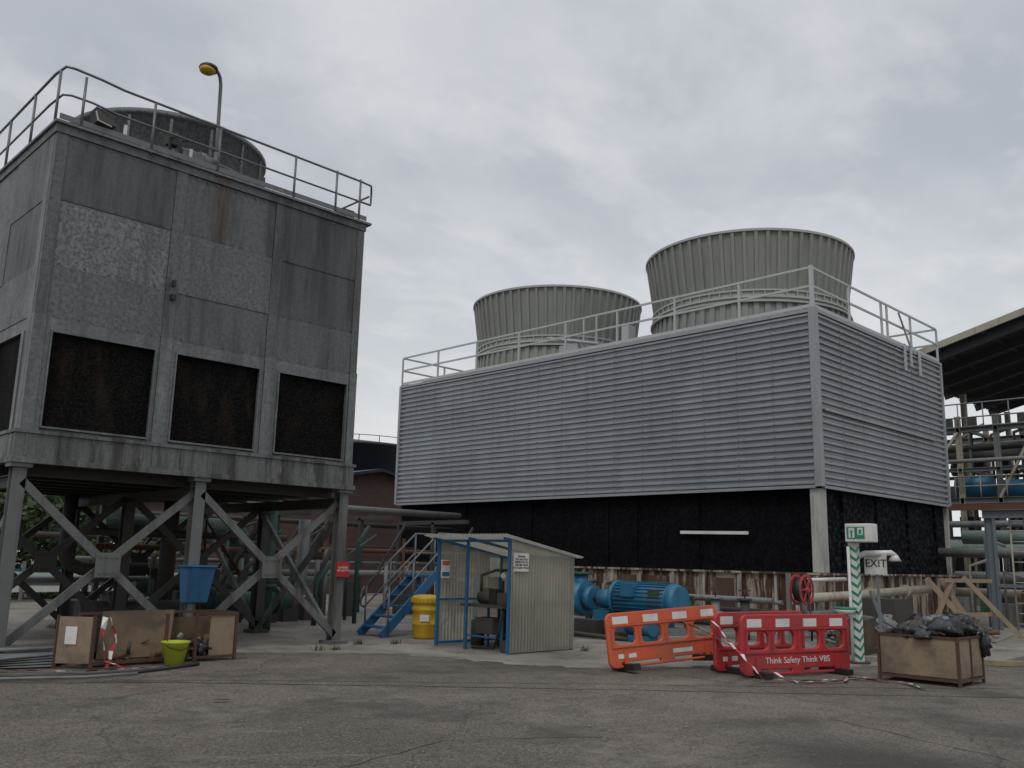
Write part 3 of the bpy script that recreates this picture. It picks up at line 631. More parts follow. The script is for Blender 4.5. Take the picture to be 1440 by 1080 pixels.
pipe([(20.6,10.8,1.2),(20.6,10.8,.7),(20.7,10.8,.6),(24,10.8,.6)],.08,'rackGrey'); pipe([(20.9,11.1,1.38),(23.5,11.1,1.42)],.05,'white'); pipe([(20.9,11.1,1.38),(20.9,11.1,0)],.05,'white')
pipe([(21,10.5,.3),(28,10.3,.35)],.07,'green'); b.use('rackGrey')
for x in(21.5,24,26.5): b.beam((x,10.9,0),(x,10.9,.85),.08)
for y in (19.5,18.6): b.use('rackGrey').tube([(22.6,y,0),(22.6,y,1.0),(22.7,y,1.1),(23.3,y,1.1)],.06)
pipe([(22.4,20.8,.35),(22.4,12.5,.4)],.1,'green'); pipe([(22.7,20.8,.75),(22.7,12.5,.75)],.06,'rackGrey'); pipe([(21.9,18,.2),(21.9,12.5,.2)],.07,'white')
build('pipes',b,K)
# ---------------------------------------------------------------- STAIRS
K=top('access_stairs',(12.9,16.6,0)); b=MB().use('blue')
n=6; rise=1.32/n; run=1.4/n
for y in(16.2,17.0): b.beam((12.2,y,.02),(13.7,y,1.36),.05,.2)
for k in range(n): b.box((12.25+k*run,16.23,rise*(k+1)-.04),(12.25+k*run+.26,16.97,rise*(k+1)))
b.box((13.66,16.17,1.28),(15.0,17.03,1.33))
for x in(13.8,14.95):
    for y in(16.22,16.98): b.beam((x,y,0),(x,y,1.28),.07)
b.beam((13.8,16.22,.1),(14.95,16.22,1.2),.05)
build('treads_and_stringers',b,K)
b=MB().use('galvRail')
for y in(16.18,17.02):
    for dz in(.95,.5): b.tube([(12.3,y,.1+dz),(13.7,y,1.32+dz),(15.0,y,1.32+dz)],.022)
    for x,z in((12.35,.1),(13.0,.7),(13.7,1.3),(14.3,1.3),(14.95,1.3)): b.tube([(x,y,z),(x,y,z+.98)],.022)
    b.tube([(12.3,y,1.05),(12.22,y,.95),(12.22,y,.65),(12.3,y,.6)],.022)
b.tube([(14.98,16.18,2.27),(14.98,17.02,2.27)],.022); b.tube([(14.98,16.18,1.82),(14.98,17.02,1.82)],.022)
build('handrails',b,K)
def drum(loc,h,r):
    K=top('yellow_drum',loc); b=MB().use('yellow'); b.revolve(loc,[(0.01,0.01),(r*.86,.01),(r*.9,.04),(r*.92,h*.3),(r*.96,h*.32),(r*.96,h*.36),(r*.93,h*.38),(r*.95,h*.62),(r,h*.64),(r,h*.69),(r*.96,h*.71),(r*.97,h*.8),(r*1.06,h*.82),(r*1.06,h*.93),(r*1.0,h*.97),(r*.6,h),(0.01,h)],32)
    for k in range(24):
        t=k*math.tau/24; b.cbox((loc[0]+math.cos(t)*r*1.06,loc[1]+math.sin(t)*r*1.06,h*.87),(.02,.05,h*.09),rz=t)
    build('body',b,K); b=MB().use('white').cbox((loc[0]-r*.75,loc[1]-r*.68,h*.48),(.01,.2,.14),rz=.75); build('label',b,K)
drum((13.0,15.65,0),.92,.33)
# ---------------------------------------------------------------- SHELTER
K=top('pump_shelter',(13,13.2,0)); b=MB().use('blue')
sx0,sx1,sy0,sy1=12.1,13.85,12.22,14.25
for x,z in((sx0,2.1),(sx1,1.8)):
    for y in(sy0,sy1): b.beam((x,y,0),(x,y,z),.055)
    b.beam((x,sy0+.03,z-.04),(x,sy1-.03,z-.04),.05)
b.beam((sx0,(sy0+sy1)/2+.15,0),(sx0,(sy0+sy1)/2+.15,2.06),.05)
for y in(sy0,sy1,13.2): b.beam((sx0-.15,y,2.1),(sx1+.1,y,1.79),.05)
for y in(sy0,sy1): b.beam((sx0+.03,y,.9),(sx1-.03,y,.9),.04); b.beam((sx0+.03,y,.06),(sx1-.03,y,.06),.05)
b.beam((sx1,sy0,.9),(sx1,sy1,.9),.04)
build('blue_frame',b,K)
b=MB().use('clearSheet')
b.corr((sx0,sy0-.045,.03),(sx1-sx0+.03,0,0),(0,0,1.78),.085,.016,(0,-1,0))
b.corr((sx0,sy1+.045,.03),(sx1-sx0+.03,0,0),(0,0,1.78),.085,.016,(0,1,0)); b.corr((sx1+.045,sy0,.03),(0,sy1-sy0,0),(0,0,1.72),.085,.016,(1,0,0))
b.quad((sx0,sy0-.045,1.81),(sx1,sy0-.045,1.79),(sx0,sy0-.045,2.08)); b.quad((sx0,sy1+.045,1.81),(sx1,sy1+.045,1.79),(sx0,sy1+.045,2.08))
b.corr((sx0-.28,sy0-.18,2.17),(0,sy1-sy0+.36,0),(2.2,0,-.385),.085,.02,(0.17,0,1))
build('corrugated_sheets',b,K)
b=MB().use('white'); b.box((12.13,sy0-.085,1.5),(12.53,sy0-.07,1.84)); build('sign_board',b,K)
text('sign_text','DRIVERS\nYOU ARE NOT\nPERMITTED TO\nUSE FIRE HOSE\nTO CLEAN TRUCK',.052,face_mtx((12.33,sy0-.088,1.67),(1,0,0),(0,-1,0)),'black',K)
b=MB().use('white').box((13.5,sy1-.03,1.35),(13.8,sy1-.02,1.75)); b.box((12.12,sy1-.06,1.32),(12.35,sy1-.05,1.68)); b.use('orange').box((12.14,sy1-.068,1.58),(12.33,sy1-.062,1.66)); b.use('tankBlue').box((12.14,sy1-.068,1.36),(12.33,sy1-.062,1.44)); build('notices',b,K)
W=top('workbench',(12.6,13.2,0)); b=MB().use('blue')
for x in(12.3,12.9):
    for y in(12.6,13.6): b.beam((x,y,0),(x,y,.8),.04)
    b.beam((x,12.6,.25),(x,13.6,.25),.03)
b.use('steelDark').box((12.22,12.5,.8),(12.98,13.7,.85)); b.use('steelDark').cyl((12.5,13.4,.98),(12.5,12.9,.98),.12,14); b.use('steelDark').cbox((12.55,12.7,.97),(.35,.25,.22)); b.use('black').cyl((12.8,13.1,.85),(12.8,13.1,1.3),.03,8); b.cyl((12.7,12.75,1.1),(12.7,12.75,1.45),.025,8)
b.use('white').cyl((12.68,12.72,1.47),(12.72,12.78,1.47),.06,12); b.cyl((12.68,12.98,1.4),(12.72,13.02,1.4),.05,12); b.use('steelDark').cbox((12.5,13.15,.45),(.3,.5,.3)); b.use('black').tube([(12.4,12.6,.9),(12.25,12.55,.7),(12.2,12.6,.3),(12.3,12.8,.05),(12.2,13.3,.04)],.025); b.use('rackGrey').cbox((12.75,13.5,1.0),(.2,.2,.3)); b.use('black').cbox((13.4,13.3,.4),(.5,.6,.8)); b.use('rackGrey').cbox((13.3,12.6,.25),(.4,.3,.5)); b.use('steelDark').tube([(12.5,13.4,1.1),(12.5,13.4,1.4),(12.9,13.4,1.5),(13.7,13.4,1.5)],.03)
b.use('black').cbox((12.45,12.95,1.0),(.16,.2,.3)); b.use('steelDark').cbox((12.4,12.45,.12),(.35,.2,.2)); b.cyl((12.9,13.9,0),(12.9,13.9,.5),.14,14)
build('bench_and_tools',b,W)
# ---------------------------------------------------------------- PUMP SET
K=top('motor_driven_pump',(17.3,13.5,0)); b=MB().use('concrete'); b.box((16.8,11.9,0),(17.8,15.2,.15)); build('plinth',b,K,.01)
b=MB()
b.use('rackGrey').box((16.95,12.0,.153),(17.65,15.0,.3))
pipe([(17.3,17.2,.78),(17.3,15.3,.78)],.2,'green',[((17.3,15.35,.78),(0,1,0)),((17.3,16.3,.78),(0,1,0))])
pipe([(16.6,15.4,.3),(16.6,15.4,.8),(16.7,15.4,.95),(17.2,15.4,1.0)],.1,'green')
b.use('blueMotor').cyl((17.3,15.2,.85),(17.3,14.75,.85),.4,24); b.cyl((17.3,14.75,.85),(17.3,14.5,.85),.28,20); b.cyl((17.3,14.95,.9),(17.3,14.95,1.45),.17,16); b.use('green').cyl((17.3,14.95,1.4),(17.3,14.95,1.46),.26,16)
b.use('steelDark').cyl((17.3,14.5,.85),(17.3,13.7,.85),.08,12); b.use('blueMotor').cyl((17.3,14.3,.85),(17.3,13.9,.85),.22,16); b.box((17.1,13.9,.3),(17.5,14.4,.6))
b.cyl((17.3,13.7,.88),(17.3,12.2,.88),.38,28); b.cyl((17.3,12.2,.88),(17.3,12.0,.88),.4,28,.34); b.cyl((17.3,13.8,.88),(17.3,13.7,.88),.42,28)
for k in range(28):
    t=k*math.tau/28; b.cbox((17.3+math.cos(t)*.39,12.95,.88+math.sin(t)*.39),(.045,1.4,.012),ry=-t)
b.box((17.0,12.4,.3),(17.6,12.7,.55)); b.box((17.0,13.3,.3),(17.6,13.6,.55)); b.cbox((16.95,13.2,1.1),(.2,.35,.3))
b.use('green').cbox((16.95,12.5,1.0),(.05,.3,.25))
b.use('blueMotor').cyl((16.6,12.9,.35),(16.6,12.25,.35),.22,20); b.box((16.4,12.3,.02),(16.8,12.8,.15)); b.cbox((16.6,13.2,.35),(.25,.5,.25))
b.use('steelDark').cbox((16.6,14.2,.2),(.4,.9,.4)); b.tube([(16.4,15.0,.1),(16.2,13.8,.08),(16.4,12.8,.05)],.05)
build('pump_and_motor',b,K)
K=top('valve_manifold',(19.5,14.5,0)); b=MB()
for k in range(7):
    y=16.4-k*.8; m=['green','rackGrey','steelDark','rust'][k%4]
    b.use(m).cyl((19.3,y,0),(19.3,y,.9),.1,12); b.cyl((19.3,y,.55),(19.3,y,.62),.17,12); b.cyl((19.3,y,.9),(19.3,y,.95),.17,12); b.use('red' if k==3 else 'steelDark').ring((19.3,y,1.13),(0,0,1),.11,.15,.015,14); b.use('steelDark').cyl((19.3,y,.9),(19.3,y,1.14),.02,6)
b.use('green').tube([(19.3,17,.4),(19.3,11.2,.4)],.13,12); b.use('rackGrey').tube([(19.9,19,.9),(19.9,11.2,.9)],.07,10); b.use('steelDark').tube([(20.2,19,.6),(20.2,11.2,.6)],.09,10)
build('valves',b,K)
# ---------------------------------------------------------------- BARRIERS
def holes_mesh(outer,holes,ext,bev):
    c=bpy.data.curves.new('tmp','CURVE'); c.dimensions='2D'; c.fill_mode='BOTH'; c.extrude=ext; c.bevel_depth=bev; c.bevel_resolution=1
    for pl in [outer]+holes:
        s=c.splines.new('POLY'); s.points.add(len(pl)-1)
        for p,q in zip(s.points,pl): p.co=(q[0],q[1],0,1)
        s.use_cyclic_u=True
    o=bpy.data.objects.new('tmp',c); sc.collection.objects.link(o); bpy.context.view_layer.update()
    me=bpy.data.meshes.new_from_object(o.evaluated_get(bpy.context.evaluated_depsgraph_get())); bpy.data.objects.remove(o); return me
def rrect(xa,ya,xb,yb,r,n=4):
    P=[]
    for cx_,cy_,a0 in((xb-r,yb-r,0),(xa+r,yb-r,90),(xa+r,ya+r,180),(xb-r,ya+r,270)):
        for k in range(n+1):
            t=math.radians(a0+90*k/n); P.append((cx_+r*math.cos(t),cy_+r*math.sin(t)))
    return P
def barrier(p0,p1,z0,z1,m,txt=None,lean=0.,name='plastic_barrier',hs_=1.):
    a=V((p0[0],p0[1],z0)); c=V((p1[0],p1[1],z1)); L=(c-a).length; x=(c-a).normalized()
    up=x.cross(V((0,0,1))); n=up.normalized(); y=n.cross(x).normalized(); n=x.cross(y)
    R=Matrix.Rotation(lean,3,x); y=(R@y)*hs_; n=R@n
    mt=Matrix((x,y,n)).transposed().to_4x4(); mt.translation=a
    K=top(name,(a+c)/2); hs=[]
    w=(L-.12)/4
    for k in range(4): hs.append(rrect(.06+k*w+.05,.4,.06+(k+1)*w-.05,.74,.11,6))
    hs.append(rrect(.2,.02,L*.5-.12,.1,.035)); hs.append(rrect(L*.5+.12,.02,L-.2,.1,.035))
    me=holes_mesh(rrect(0,0,L,1.0,.12,6),hs,.02,.014); me.transform(mt); me.materials.clear(); me.materials.append(M[m])
    o=bpy.data.objects.new('panel',me); sc.collection.objects.link(o); o.parent=K; o.matrix_parent_inverse=Matrix.Translation(-V(K.location))
    b=MB()
    def lb(xa,ya,xb,yb,za,zb): b.hexa([mt@V(p) for p in((xa,ya,za),(xb,ya,za),(xb,yb,za),(xa,yb,za),(xa,ya,zb),(xb,ya,zb),(xb,yb,zb),(xa,yb,zb))])
    k=0; xx=.1
    while xx<L-.15:
        b.use('white' if k%2==0 else m)
        e=min(xx+.3,L-.08)
        for s in(.035,-.039): lb(xx,.8,e,.94,s,s+.004)
        xx+=.3;k+=1
    b.use(m); lb(.06,.755,L-.06,.785,.035,.055); lb(.04,.36,L-.04,.385,.035,.055)
    for k in range(5): lb(.075+k*w-.02,.4,.075+k*w+.0,.74,.035,.05)
    if not txt:
        b.use('white'); lb(.15,.16,.5,.24,.035,.039); lb(L*.55,.16,L*.55+.4,.24,.035,.039)
    for xq in(.3,L-.3):
        b.use('black'); lb(xq-.07,-.03 if z1==z0 else -.06,xq+.07,.06,-.3,.3)
        b.use(m); lb(xq-.04,.06,xq+.04,.3,-.055,.055)
    build('reflective_bands_and_feet',b,K)
    if txt:
        tm=mt.copy(); tm.translation=mt@V((L*.5,.23,.038)); text('lettering',txt,.15,tm,'white',K)
barrier((11.6,9.4),(13.75,8.75),.06,.2,'orange',lean=-.1,hs_=.83)
barrier((12.75,7.75),(15.0,7.1),.04,.04,'red','Think Safety Think VBS',hs_=.9)
barrier((12.95,8.35),(15.2,8.0),.04,.04,'red',hs_=.9)
def tape(name,pts,w=.075):
    b=MB(); P=[]
    pts=[V(p) for p in pts]
    for a,c in zip(pts,pts[1:]):
        n=max(1,int((c-a).length/.12))
        for k in range(n): P.append(a.lerp(c,k/n)+V((random.uniform(-.02,.02),random.uniform(-.02,.02),random.uniform(0,.012))))
    P.append(pts[-1]); H=[]
    for k,a in enumerate(P):
        c=P[min(k+1,len(P)-1)] if k<len(P)-1 else a+(a-P[k-1]); d=(c-a).normalized(); x=d.cross(V((0,0,1))); x=x.normalized() if x.length>.1 else V((.7,-.7,0))
        h=(x+V((0,0,1))*.45*(1+math.sin(k*.9))*.5).normalized()*w/2*(.65+.35*math.cos(k*.55)**2); H.append(h)
    for k in range(len(P)-1):
        b.use('red' if k%2 else 'tapeWhite'); z=V((0,0,.014)); b.quad(P[k]-H[k]+z,P[k+1]-H[k+1]+z,P[k+1]+H[k+1]+z,P[k]+H[k]+z)
    build(name,b)
tape('hazard_tape',[(12.6,8.75,.8),(12.9,8.3,.55),(13.3,8.0,.3),(13.25,7.35,.012),(12.9,6.9,.012),(13.6,6.5,.012),(14.1,6.7,.012),(14.3,5.9,.012),(13.8,5.4,.012)])
tape('hazard_tape',[(12.85,8.3,.8),(12.7,7.9,.5),(12.6,7.3,.03),(13.3,6.8,.012),(14.4,6.6,.012),(14.2,6.1,.012)])
tape('hazard_tape',[(3.6,14.9,.012),(4.3,14.3,.012),(4.9,13.75,.012),(5.4,13.5,.012),(5.9,13.6,.012),(6.0,13.3,.012)])
tape('hazard_tape',[(5.45,13.95,.72),(5.42,13.93,.4),(5.5,13.88,.1),(5.7,13.7,.012)],.09)
tape('hazard_tape',[(5.55,13.95,.72),(5.62,13.93,.35),(5.5,13.86,.012)],.08)
tape('hazard_tape',[(5.3,10.2,.012),(5.5,10.15,.012)],.08)
# ---------------------------------------------------------------- EXIT / SAFETY SHOWER
K=top('safety_shower',(16.64,7.67,0)); b=MB()
sx,sy=16.64,7.67
b.use('white').box((sx-.075,sy-.075,.04),(sx+.075,sy+.075,2.17))
b.use('signGreen')
for k in range(13):
    z=.06+k*.16
    b.quad((sx-.078,sy+.075,z+.1),(sx-.078,sy-.075,z),(sx-.078,sy-.075,z+.06),(sx-.078,sy+.075,z+.16))
    b.quad((sx-.075,sy-.078,z),(sx+.075,sy-.078,z+.1),(sx+.075,sy-.078,z+.16),(sx-.075,sy-.078,z+.06))
b.use('white').tube([(sx+.05,sy,1.9),(sx+.15,sy-.15,1.98),(sx+.45,sy-.5,2.0),(sx+.5,sy-.55,1.95)],.055,10); b.cyl((sx+.5,sy-.55,1.97),(sx+.5,sy-.55,1.85),.05,12,.12)
b.tube([(sx-.12,sy+.05,0),(sx-.12,sy+.05,2.1)],.03)
b.cyl((sx-.25,sy+.1,.88),(sx-.25,sy+.1,.96),.12,16,.2); b.use('signGreen').cyl((sx-.25,sy+.1,.962),(sx-.25,sy+.1,1.0),.2,16); b.use('white').beam((sx-.25,sy+.1,.9),(sx,sy,.8),.05)
b.use('steelDark').cyl((sx,sy,0),(sx,sy,.04),.2,16)
build('post_and_shower_arm',b,K)
b=MB().use('white'); b.cbox((sx-.02,sy-.17,2.35),(.3,.5,.34)); build('sign_lightbox',b,K,.02)
b=MB().use('signGreen'); b.box((sx-.176,sy-.3,2.24),(sx-.171,sy+.04,2.46)); b.use('white').box((sx-.182,sy-.27,2.31),(sx-.177,sy-.17,2.44)); b.box((sx-.182,sy-.11,2.26),(sx-.177,sy+.0,2.44)); b.use('signGreen').sphere((sx-.18,sy-.055,2.38),.025,8); b.cbox((sx-.184,sy-.055,2.31),(.004,.03,.08)); b.cbox((sx-.184,sy-.22,2.37),(.004,.05,.08)); build('pictograms',b,K)
K2=top('exit_sign',(17.0,7.4,1.5)); b=MB().use('white'); b.box((16.95,7.2,1.6),(16.97,7.62,2.0)); b.use('rackGrey').beam((17.0,7.4,0),(17.0,7.4,1.98),.04); build('board_and_post',b,K2)
text('exit_text','EXIT',.2,face_mtx((16.945,7.4,1.8),(0,-1,0),(-1,0,0)),'black',K2)
K=top('hose_reel',(19.5,10.25,0)); b=MB()
hx,hy=19.5,10.25; d=V((.02,-1,0)).normalized(); c=V((hx,hy,1.2))
b.use('red')
for s in(-.12,.12):
    b.ring(c+d*s,d,.29,.35,.012)
    for k in range(3):
        t=k*math.pi/3; e=V((d.y,-d.x,0))*math.cos(t)+V((0,0,1))*math.sin(t); b.beam(c+d*s-e*.3,c+d*s+e*.3,.03,.03)
b.use('black').cyl(c-d*.1,c+d*.1,.27,24); b.use('red').cyl(c-d*.17,c+d*.17,.06,12); b.use('rackGrey').beam((hx+.15,hy+.4,0),(hx+.15,hy+.4,1.55),.09); b.beam((hx+.1,hy+.35,1.2),(hx,hy+.1,1.2),.05); b.use('black').tube([(hx-.1,hy-.2,1.0),(hx-.15,hy-.3,.5),(hx-.1,hy-.25,.1)],.025)
build('reel_and_post',b,K)
# ---------------------------------------------------------------- CRATES
def crate(name,x0,y0,x1,y1,h,m='ply',post='rustFrame'):
    K=top(name,((x0+x1)/2,(y0+y1)/2,0)); b=MB().use(m); t=.02
    b.box((x0+.03,y0,.12),(x1-.03,y0+t,h-.04)); b.box((x0+.03,y1-t,.12),(x1-.03,y1,h-.04)); b.box((x0,y0+.03,.12),(x0+t,y1-.03,h-.04)); b.box((x1-t,y0+.03,.12),(x1,y1-.03,h-.04)); b.box((x0+.03,y0+.03,.1),(x1-.03,y1-.03,.118)); build('panels',b,K)
    b=MB().use(post)
    for x in(x0,(x0+x1)/2,x1):
        for y in(y0,y1): b.beam((x,y,0),(x,y,h),.04)
    for z in(.08,h-.02):
        for y in(y0,y1): b.beam((x0+.024,y,z),(x1-.024,y,z),.035)
        for x in(x0,x1): b.beam((x,y0+.024,z),(x,y1-.024,z),.035)
    build('angle_frame',b,K); return K
K=crate('waste_crate',14.6,5.2,15.6,6.4,.72)
b=MB()
def lumpy(c,r,sz,m,seed):
    rnd=random.Random(seed); b.use(m); i0=len(b.v); b.sphere(c,r,24,sz)
    ph=[rnd.uniform(0,6) for _ in range(6)]
    for i in range(i0,len(b.v)):
        v=V(b.v[i])-V(c); q=1+.16*math.sin(v.x*7/r+ph[0])+.14*math.sin(v.y*8/r+ph[1])+.12*math.sin(v.z*9/r+v.x*4/r+ph[2])+rnd.uniform(-.06,.06); b.v[i]=tuple(V(c)+v*q)
lumpy((15.0,5.5,.8),.28,.6,'bag',1); lumpy((15.3,5.75,.82),.26,.6,'bagGrey',2); lumpy((14.85,6.0,.74),.25,.45,'bag',3); lumpy((15.3,5.35,.84),.2,.8,'bag',5); lumpy((15.35,6.1,.75),.2,.6,'plyDark',7); lumpy((14.7,5.7,.72),.2,.4,'bag',8)
lumpy((15.62,5.2,.6),.14,1.4,'bag',6)
for k in range(34):
    p=V((random.uniform(14.7,15.4),random.uniform(5.4,6.4),.74)); q=p+V((random.uniform(-.3,.3),random.uniform(-.35,.35),random.uniform(.02,.14))); b.use(random.choice(['timber','rust','steelDark','bagGrey'])).beam(p,q,.018)
build('rubbish_bags',b,K)
K=top('scrap_crate',(6.4,14.4,0)); b=MB()
b.use('ply').hexa([V(p) for p in((4.95,14.35,.08),(5.3,14.0,.08),(5.32,14.02,.08),(4.97,14.37,.08),(4.95,14.35,.74),(5.3,14.0,.74),(5.32,14.02,.74),(4.97,14.37,.74))])
b.box((7.2,14.1,.08),(7.62,14.12,.72))
b.use('plyDark').hexa([V(p) for p in((5.45,14.15,.12),(6.55,14.15,.12),(6.55,14.17,.1),(5.45,14.17,.1),(5.7,14.7,.78),(6.85,14.7,.78),(6.85,14.72,.76),(5.7,14.72,.76))])
b.box((5.4,14.75,.1),(7.6,14.77,.66)); b.use('ply').box((5.33,14.0,.1),(5.36,14.7,.6))
b.use('white').hexa([V(p) for p in((5.02,14.26,.35),(5.14,14.14,.35),(5.145,14.145,.35),(5.025,14.265,.35),(5.02,14.26,.6),(5.14,14.14,.6),(5.145,14.145,.6),(5.025,14.265,.6))])
b.use('rustFrame')
for p in((5.32,13.98),(6.45,14.05),(6.95,14.08),(7.65,14.1),(7.65,14.8),(5.4,14.8),(6.5,14.8),(4.95,14.38)): b.beam((p[0],p[1],0),(p[0],p[1],.76),.045)
b.beam((5.34,13.98,.08),(6.45,14.05,.08),.045)
for z in(.07,.74): b.beam((6.95,14.08,z),(7.65,14.1,z),.04); b.beam((5.4,14.8,z),(7.65,14.8,z),.04); b.beam((7.65,14.13,z),(7.65,14.78,z),.04)
for k in range(40):
    p=V((random.uniform(5.5,7.5),random.uniform(14.1,14.6),random.uniform(.05,.3))); b.use(random.choice(['steelDark','rust','rackGrey','black','plyDark'])).cyl(p,p+V((random.uniform(-.3,.3),random.uniform(-.2,.2),random.uniform(0,.2))),random.uniform(.015,.05),8)
lumpy((7.1,14.3,.2),.22,.6,'bag',11); lumpy((6.75,14.35,.15),.2,.6,'plyDark',12)
build('boards_and_frame',b,K)
K=top('lime_bucket',(6.52,13.85,0)); b=MB().use('lime').revolve((6.52,13.85,0),[(.01,.01),(.13,.01),(.2,.33),(.215,.34),(.215,.36),(.19,.36),(.12,.03)],24); b.use('black').tube([(6.33,13.85,.34),(6.35,13.7,.28),(6.52,13.63,.24),(6.69,13.7,.28),(6.71,13.85,.34)],.008,6); build('tub',b,K)
K=top('sheet_pile',(4.2,15,0)); b=MB().use('rackGrey')
for k in range(5): b.cbox((4.3+k*.05,15.0,.03+k*.03),(1.6,.7,.015),rz=.15*k-.3)
for k in range(6): b.use('steelDark' if k%2 else 'rackGrey').cyl((3.6,15.4+.06*k,.2),(5.6,15.1+.1*k,.22),.03,8)
build('sheets',b,K)
K=top('blue_wall_bin',(7.47,15.3,1.1)); b=MB().use('blue'); b.hexa([V(p) for p in((7.28,15.2,.85),(7.66,15.2,.85),(7.66,15.46,.85),(7.28,15.46,.85),(7.22,15.1,1.45),(7.72,15.1,1.45),(7.72,15.46,1.45),(7.22,15.46,1.45))]); b.box((7.19,15.07,1.454),(7.75,15.47,1.49)); build('body',b,K,.015)
b=MB().use('rackGrey').beam((7.4,15.3,0),(7.4,15.3,.85),.07); b.use('steelDark').box((7.2,15.15,0),(7.65,15.45,.12)); build('stand',b,K)
K=top('warning_sign',(10.55,15.4,1.5)); b=MB().use('signRed').box((10.46,15.44,1.3),(10.76,15.46,1.6)); build('plate',b,K)
text('sign_text','DANGER\nNO ENTRY',.058,face_mtx((10.61,15.437,1.45),(1,0,0),(0,-1,0)),'white',K)
K=top('ground_hose',(4,13,0)); b=MB()
b.use('hose').tube([(2.0,15.2,.03),(3.6,13.9,.03),(4.6,13.3,.03),(5.6,13.15,.03),(6.3,13.4,.03),(6.8,13.6,.03)],.025); b.use('rackGrey').tube([(1.8,14.8,.03),(3.5,13.6,.03),(4.9,13.0,.03),(5.6,13.0,.03)],.02)
build('hose',b,K)
K=top('yellow_kerb',(20,6,0)); b=MB().use('kerbYellow'); b.beam((18.4,6.2,.05),(19.4,4.9,.05),.1,.1); b.use('concrete').beam((17.0,7.9,.05),(18.38,6.23,.05),.13,.1); build('kerb_stones',b,K,.01)
K=top('timber_trestle',(24.5,8.3,0)); b=MB().use('timber')
b.beam((24,9.2,1.5),(24.3,8.1,.1),.06,.13); b.beam((25.5,9.4,1.5),(25.8,8.6,0),.06,.12); b.beam((25.5,9.1,1.5),(25.0,9.6,0),.06,.12); b.beam((26,9.0,1.55),(26.5,7.8,0),.06,.12); b.beam((25.2,9.2,1.45),(27.2,8.7,1.45),.08,.1); b.beam((24.4,8.9,.6),(26.5,8.4,.6),.05,.1)
b.beam((20.8,9.6,.08),(22.4,7.6,.08),.2,.05); b.beam((21,9.9,.06),(23,8,.06),.2,.05)
b.use('bluegrey').beam((19.0,7.9,0),(18.7,8.3,1.25),.04); b.beam((19.4,8.2,0),(19.1,8.5,1.25),.04)
build('timbers',b,K)
K=top('scrap_pile',(20,8.6,0)); b=MB()
for k in range(110):
    p=V((random.uniform(18.6,23),random.uniform(7.0,9.9),random.uniform(.03,.4))); q=p+V((random.uniform(-.7,.7),random.uniform(-.6,.6),random.uniform(0,.4))); m=random.choice(['steelDark','rust','rackGrey','black','timber','bagGrey','plyDark']); b.use(m)
    (b.cyl(p,q,random.uniform(.02,.05),8) if k%2 else b.beam(p,q,random.uniform(.03,.14),.03))
lumpy((20.3,8.9,.3),.5,.7,'bagGrey',21); lumpy((21.2,8.4,.3),.4,.8,'bag',22); lumpy((19.2,8.7,.25),.35,.8,'plyDark',23); lumpy((22.2,8.0,.45),.45,.6,'bag',24)
b.use('plyDark').cbox((18.6,8.6,.35),(.9,.6,.7),rz=.2); b.use('steelDark').cbox((22.5,9.6,.5),(1,.8,1))
build('scrap',b,K)
# ---------------------------------------------------------------- world, sun, camera
w=bpy.data.worlds.new("World"); sc.world=w; w.use_nodes=True; nt=w.node_tree; nt.nodes.clear()
out=nt.nodes.new("ShaderNodeOutputWorld"); bg=nt.nodes.new("ShaderNodeBackground"); bg2=nt.nodes.new("ShaderNodeBackground"); add=nt.nodes.new("ShaderNodeAddShader")
sky=nt.nodes.new("ShaderNodeTexSky"); sky.sky_type='NISHITA'; sky.sun_disc=False; sky.sun_elevation=math.radians(50); sky.sun_rotation=math.radians(250); sky.dust_density=3
nt.links.new(sky.outputs[0],bg.inputs[0]); bg.inputs[1].default_value=.01
tc=nt.nodes.new("ShaderNodeTexCoord"); sp=nt.nodes.new("ShaderNodeSeparateXYZ"); nt.links.new(tc.outputs['Generated'],sp.inputs[0])
zz=mathn(nt,'ADD',mathn(nt,'MAXIMUM',sp.outputs[2],0.),.25)
cb=nt.nodes.new("ShaderNodeCombineXYZ"); nt.links.new(mathn(nt,'DIVIDE',sp.outputs[0],zz),cb.inputs[0]); nt.links.new(mathn(nt,'DIVIDE',sp.outputs[1],zz),cb.inputs[1])
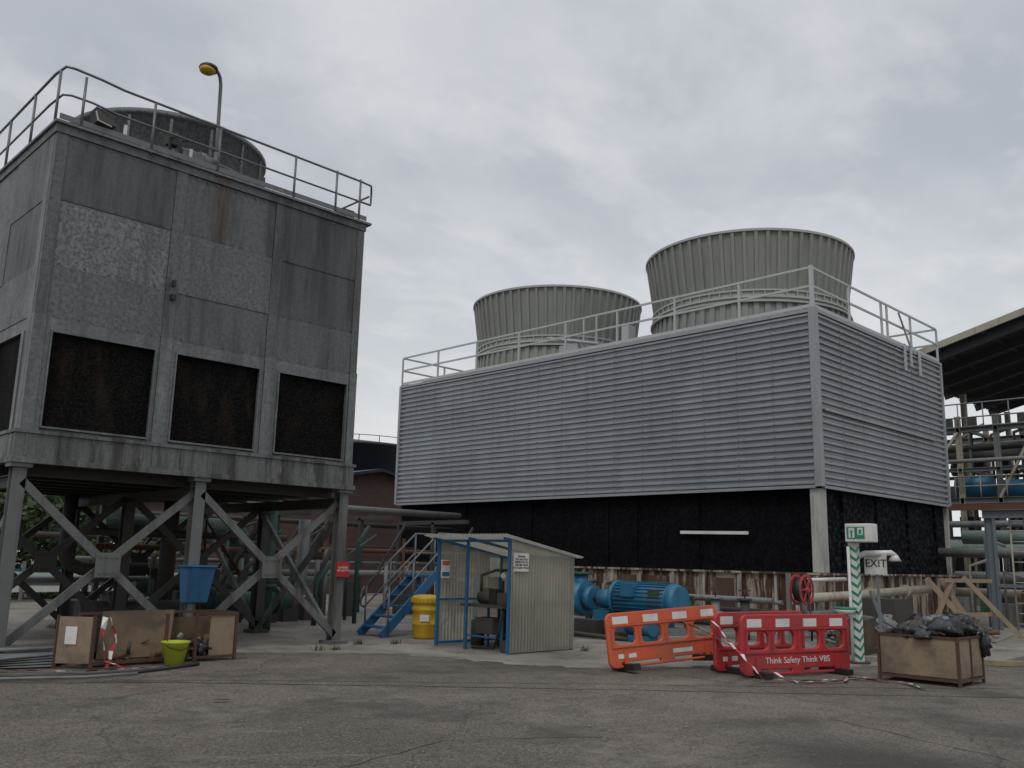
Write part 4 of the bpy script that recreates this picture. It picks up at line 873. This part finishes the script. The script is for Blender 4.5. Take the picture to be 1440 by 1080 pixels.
def cn(scale,det,rough,off,dist=0.):
    mp=nt.nodes.new("ShaderNodeMapping"); mp.inputs['Location'].default_value=off; mp.inputs['Rotation'].default_value=(0,0,.8); mp.inputs['Scale'].default_value=(1,1.3,1); nt.links.new(cb.outputs[0],mp.inputs[0])
    n=nt.nodes.new("ShaderNodeTexNoise"); n.inputs['Scale'].default_value=scale; n.inputs['Detail'].default_value=det; n.inputs['Roughness'].default_value=rough; n.inputs['Distortion'].default_value=dist; nt.links.new(mp.outputs[0],n.inputs['Vector']); return n.outputs['Fac']
c=mixc(nt,ramp(nt,cn(1.1,5,.5,(3,1,0),.2),.36,.64),(.44,.465,.505),(.67,.69,.715))
c=mixc(nt,ramp(nt,cn(2.4,5,.58,(1,5,0),.3),.42,.7,0,.7),c,(.40,.425,.465))
c=mixc(nt,ramp(nt,cn(4.5,4,.58,(8,2,0),.2),.5,.72,0,.5),c,(.72,.73,.745))
hz=ramp(nt,sp.outputs[2],.02,.4,.85,0.); c=mixc(nt,hz,c,(.77,.79,.795))
zen=ramp(nt,sp.outputs[2],.62,.95,1.0,1.5)
nt.links.new(c,bg2.inputs[0]); nt.links.new(zen,bg2.inputs[1])
nt.links.new(bg.outputs[0],add.inputs[0]); nt.links.new(bg2.outputs[0],add.inputs[1]); nt.links.new(add.outputs[0],out.inputs[0])
L=bpy.data.lights.new('sun','SUN'); L.energy=.9; L.angle=math.radians(20); L.color=(1,.96,.9); lo=bpy.data.objects.new('sun',L); sc.collection.objects.link(lo)
d=V((math.cos(math.radians(50))*-.85,math.cos(math.radians(50))*-.5,math.sin(math.radians(50)))); lo.rotation_euler=d.to_track_quat('Z','Y').to_euler(); lo.location=(0,0,30)
A=math.radians(45.4); th=math.radians(11.05); rl=math.atan(.0237)
fw=V((math.cos(A)*math.cos(th),math.sin(A)*math.cos(th),math.sin(th))); rt=V((math.sin(A),-math.cos(A),0)); up=rt.cross(fw)
cx_=rt*math.cos(rl)+up*math.sin(rl); cy_=-rt*math.sin(rl)+up*math.cos(rl)
cam=bpy.data.cameras.new('camera'); co=bpy.data.objects.new('camera',cam); sc.collection.objects.link(co)
mw=Matrix((cx_,cy_,-fw)).transposed().to_4x4(); mw.translation=V((0,0,1.7)); co.matrix_world=mw
cam.lens=31.75; cam.sensor_width=36; cam.clip_end=2000; sc.camera=co
sc.view_settings.view_transform='Standard'; sc.view_settings.look='None'; sc.view_settings.exposure=0
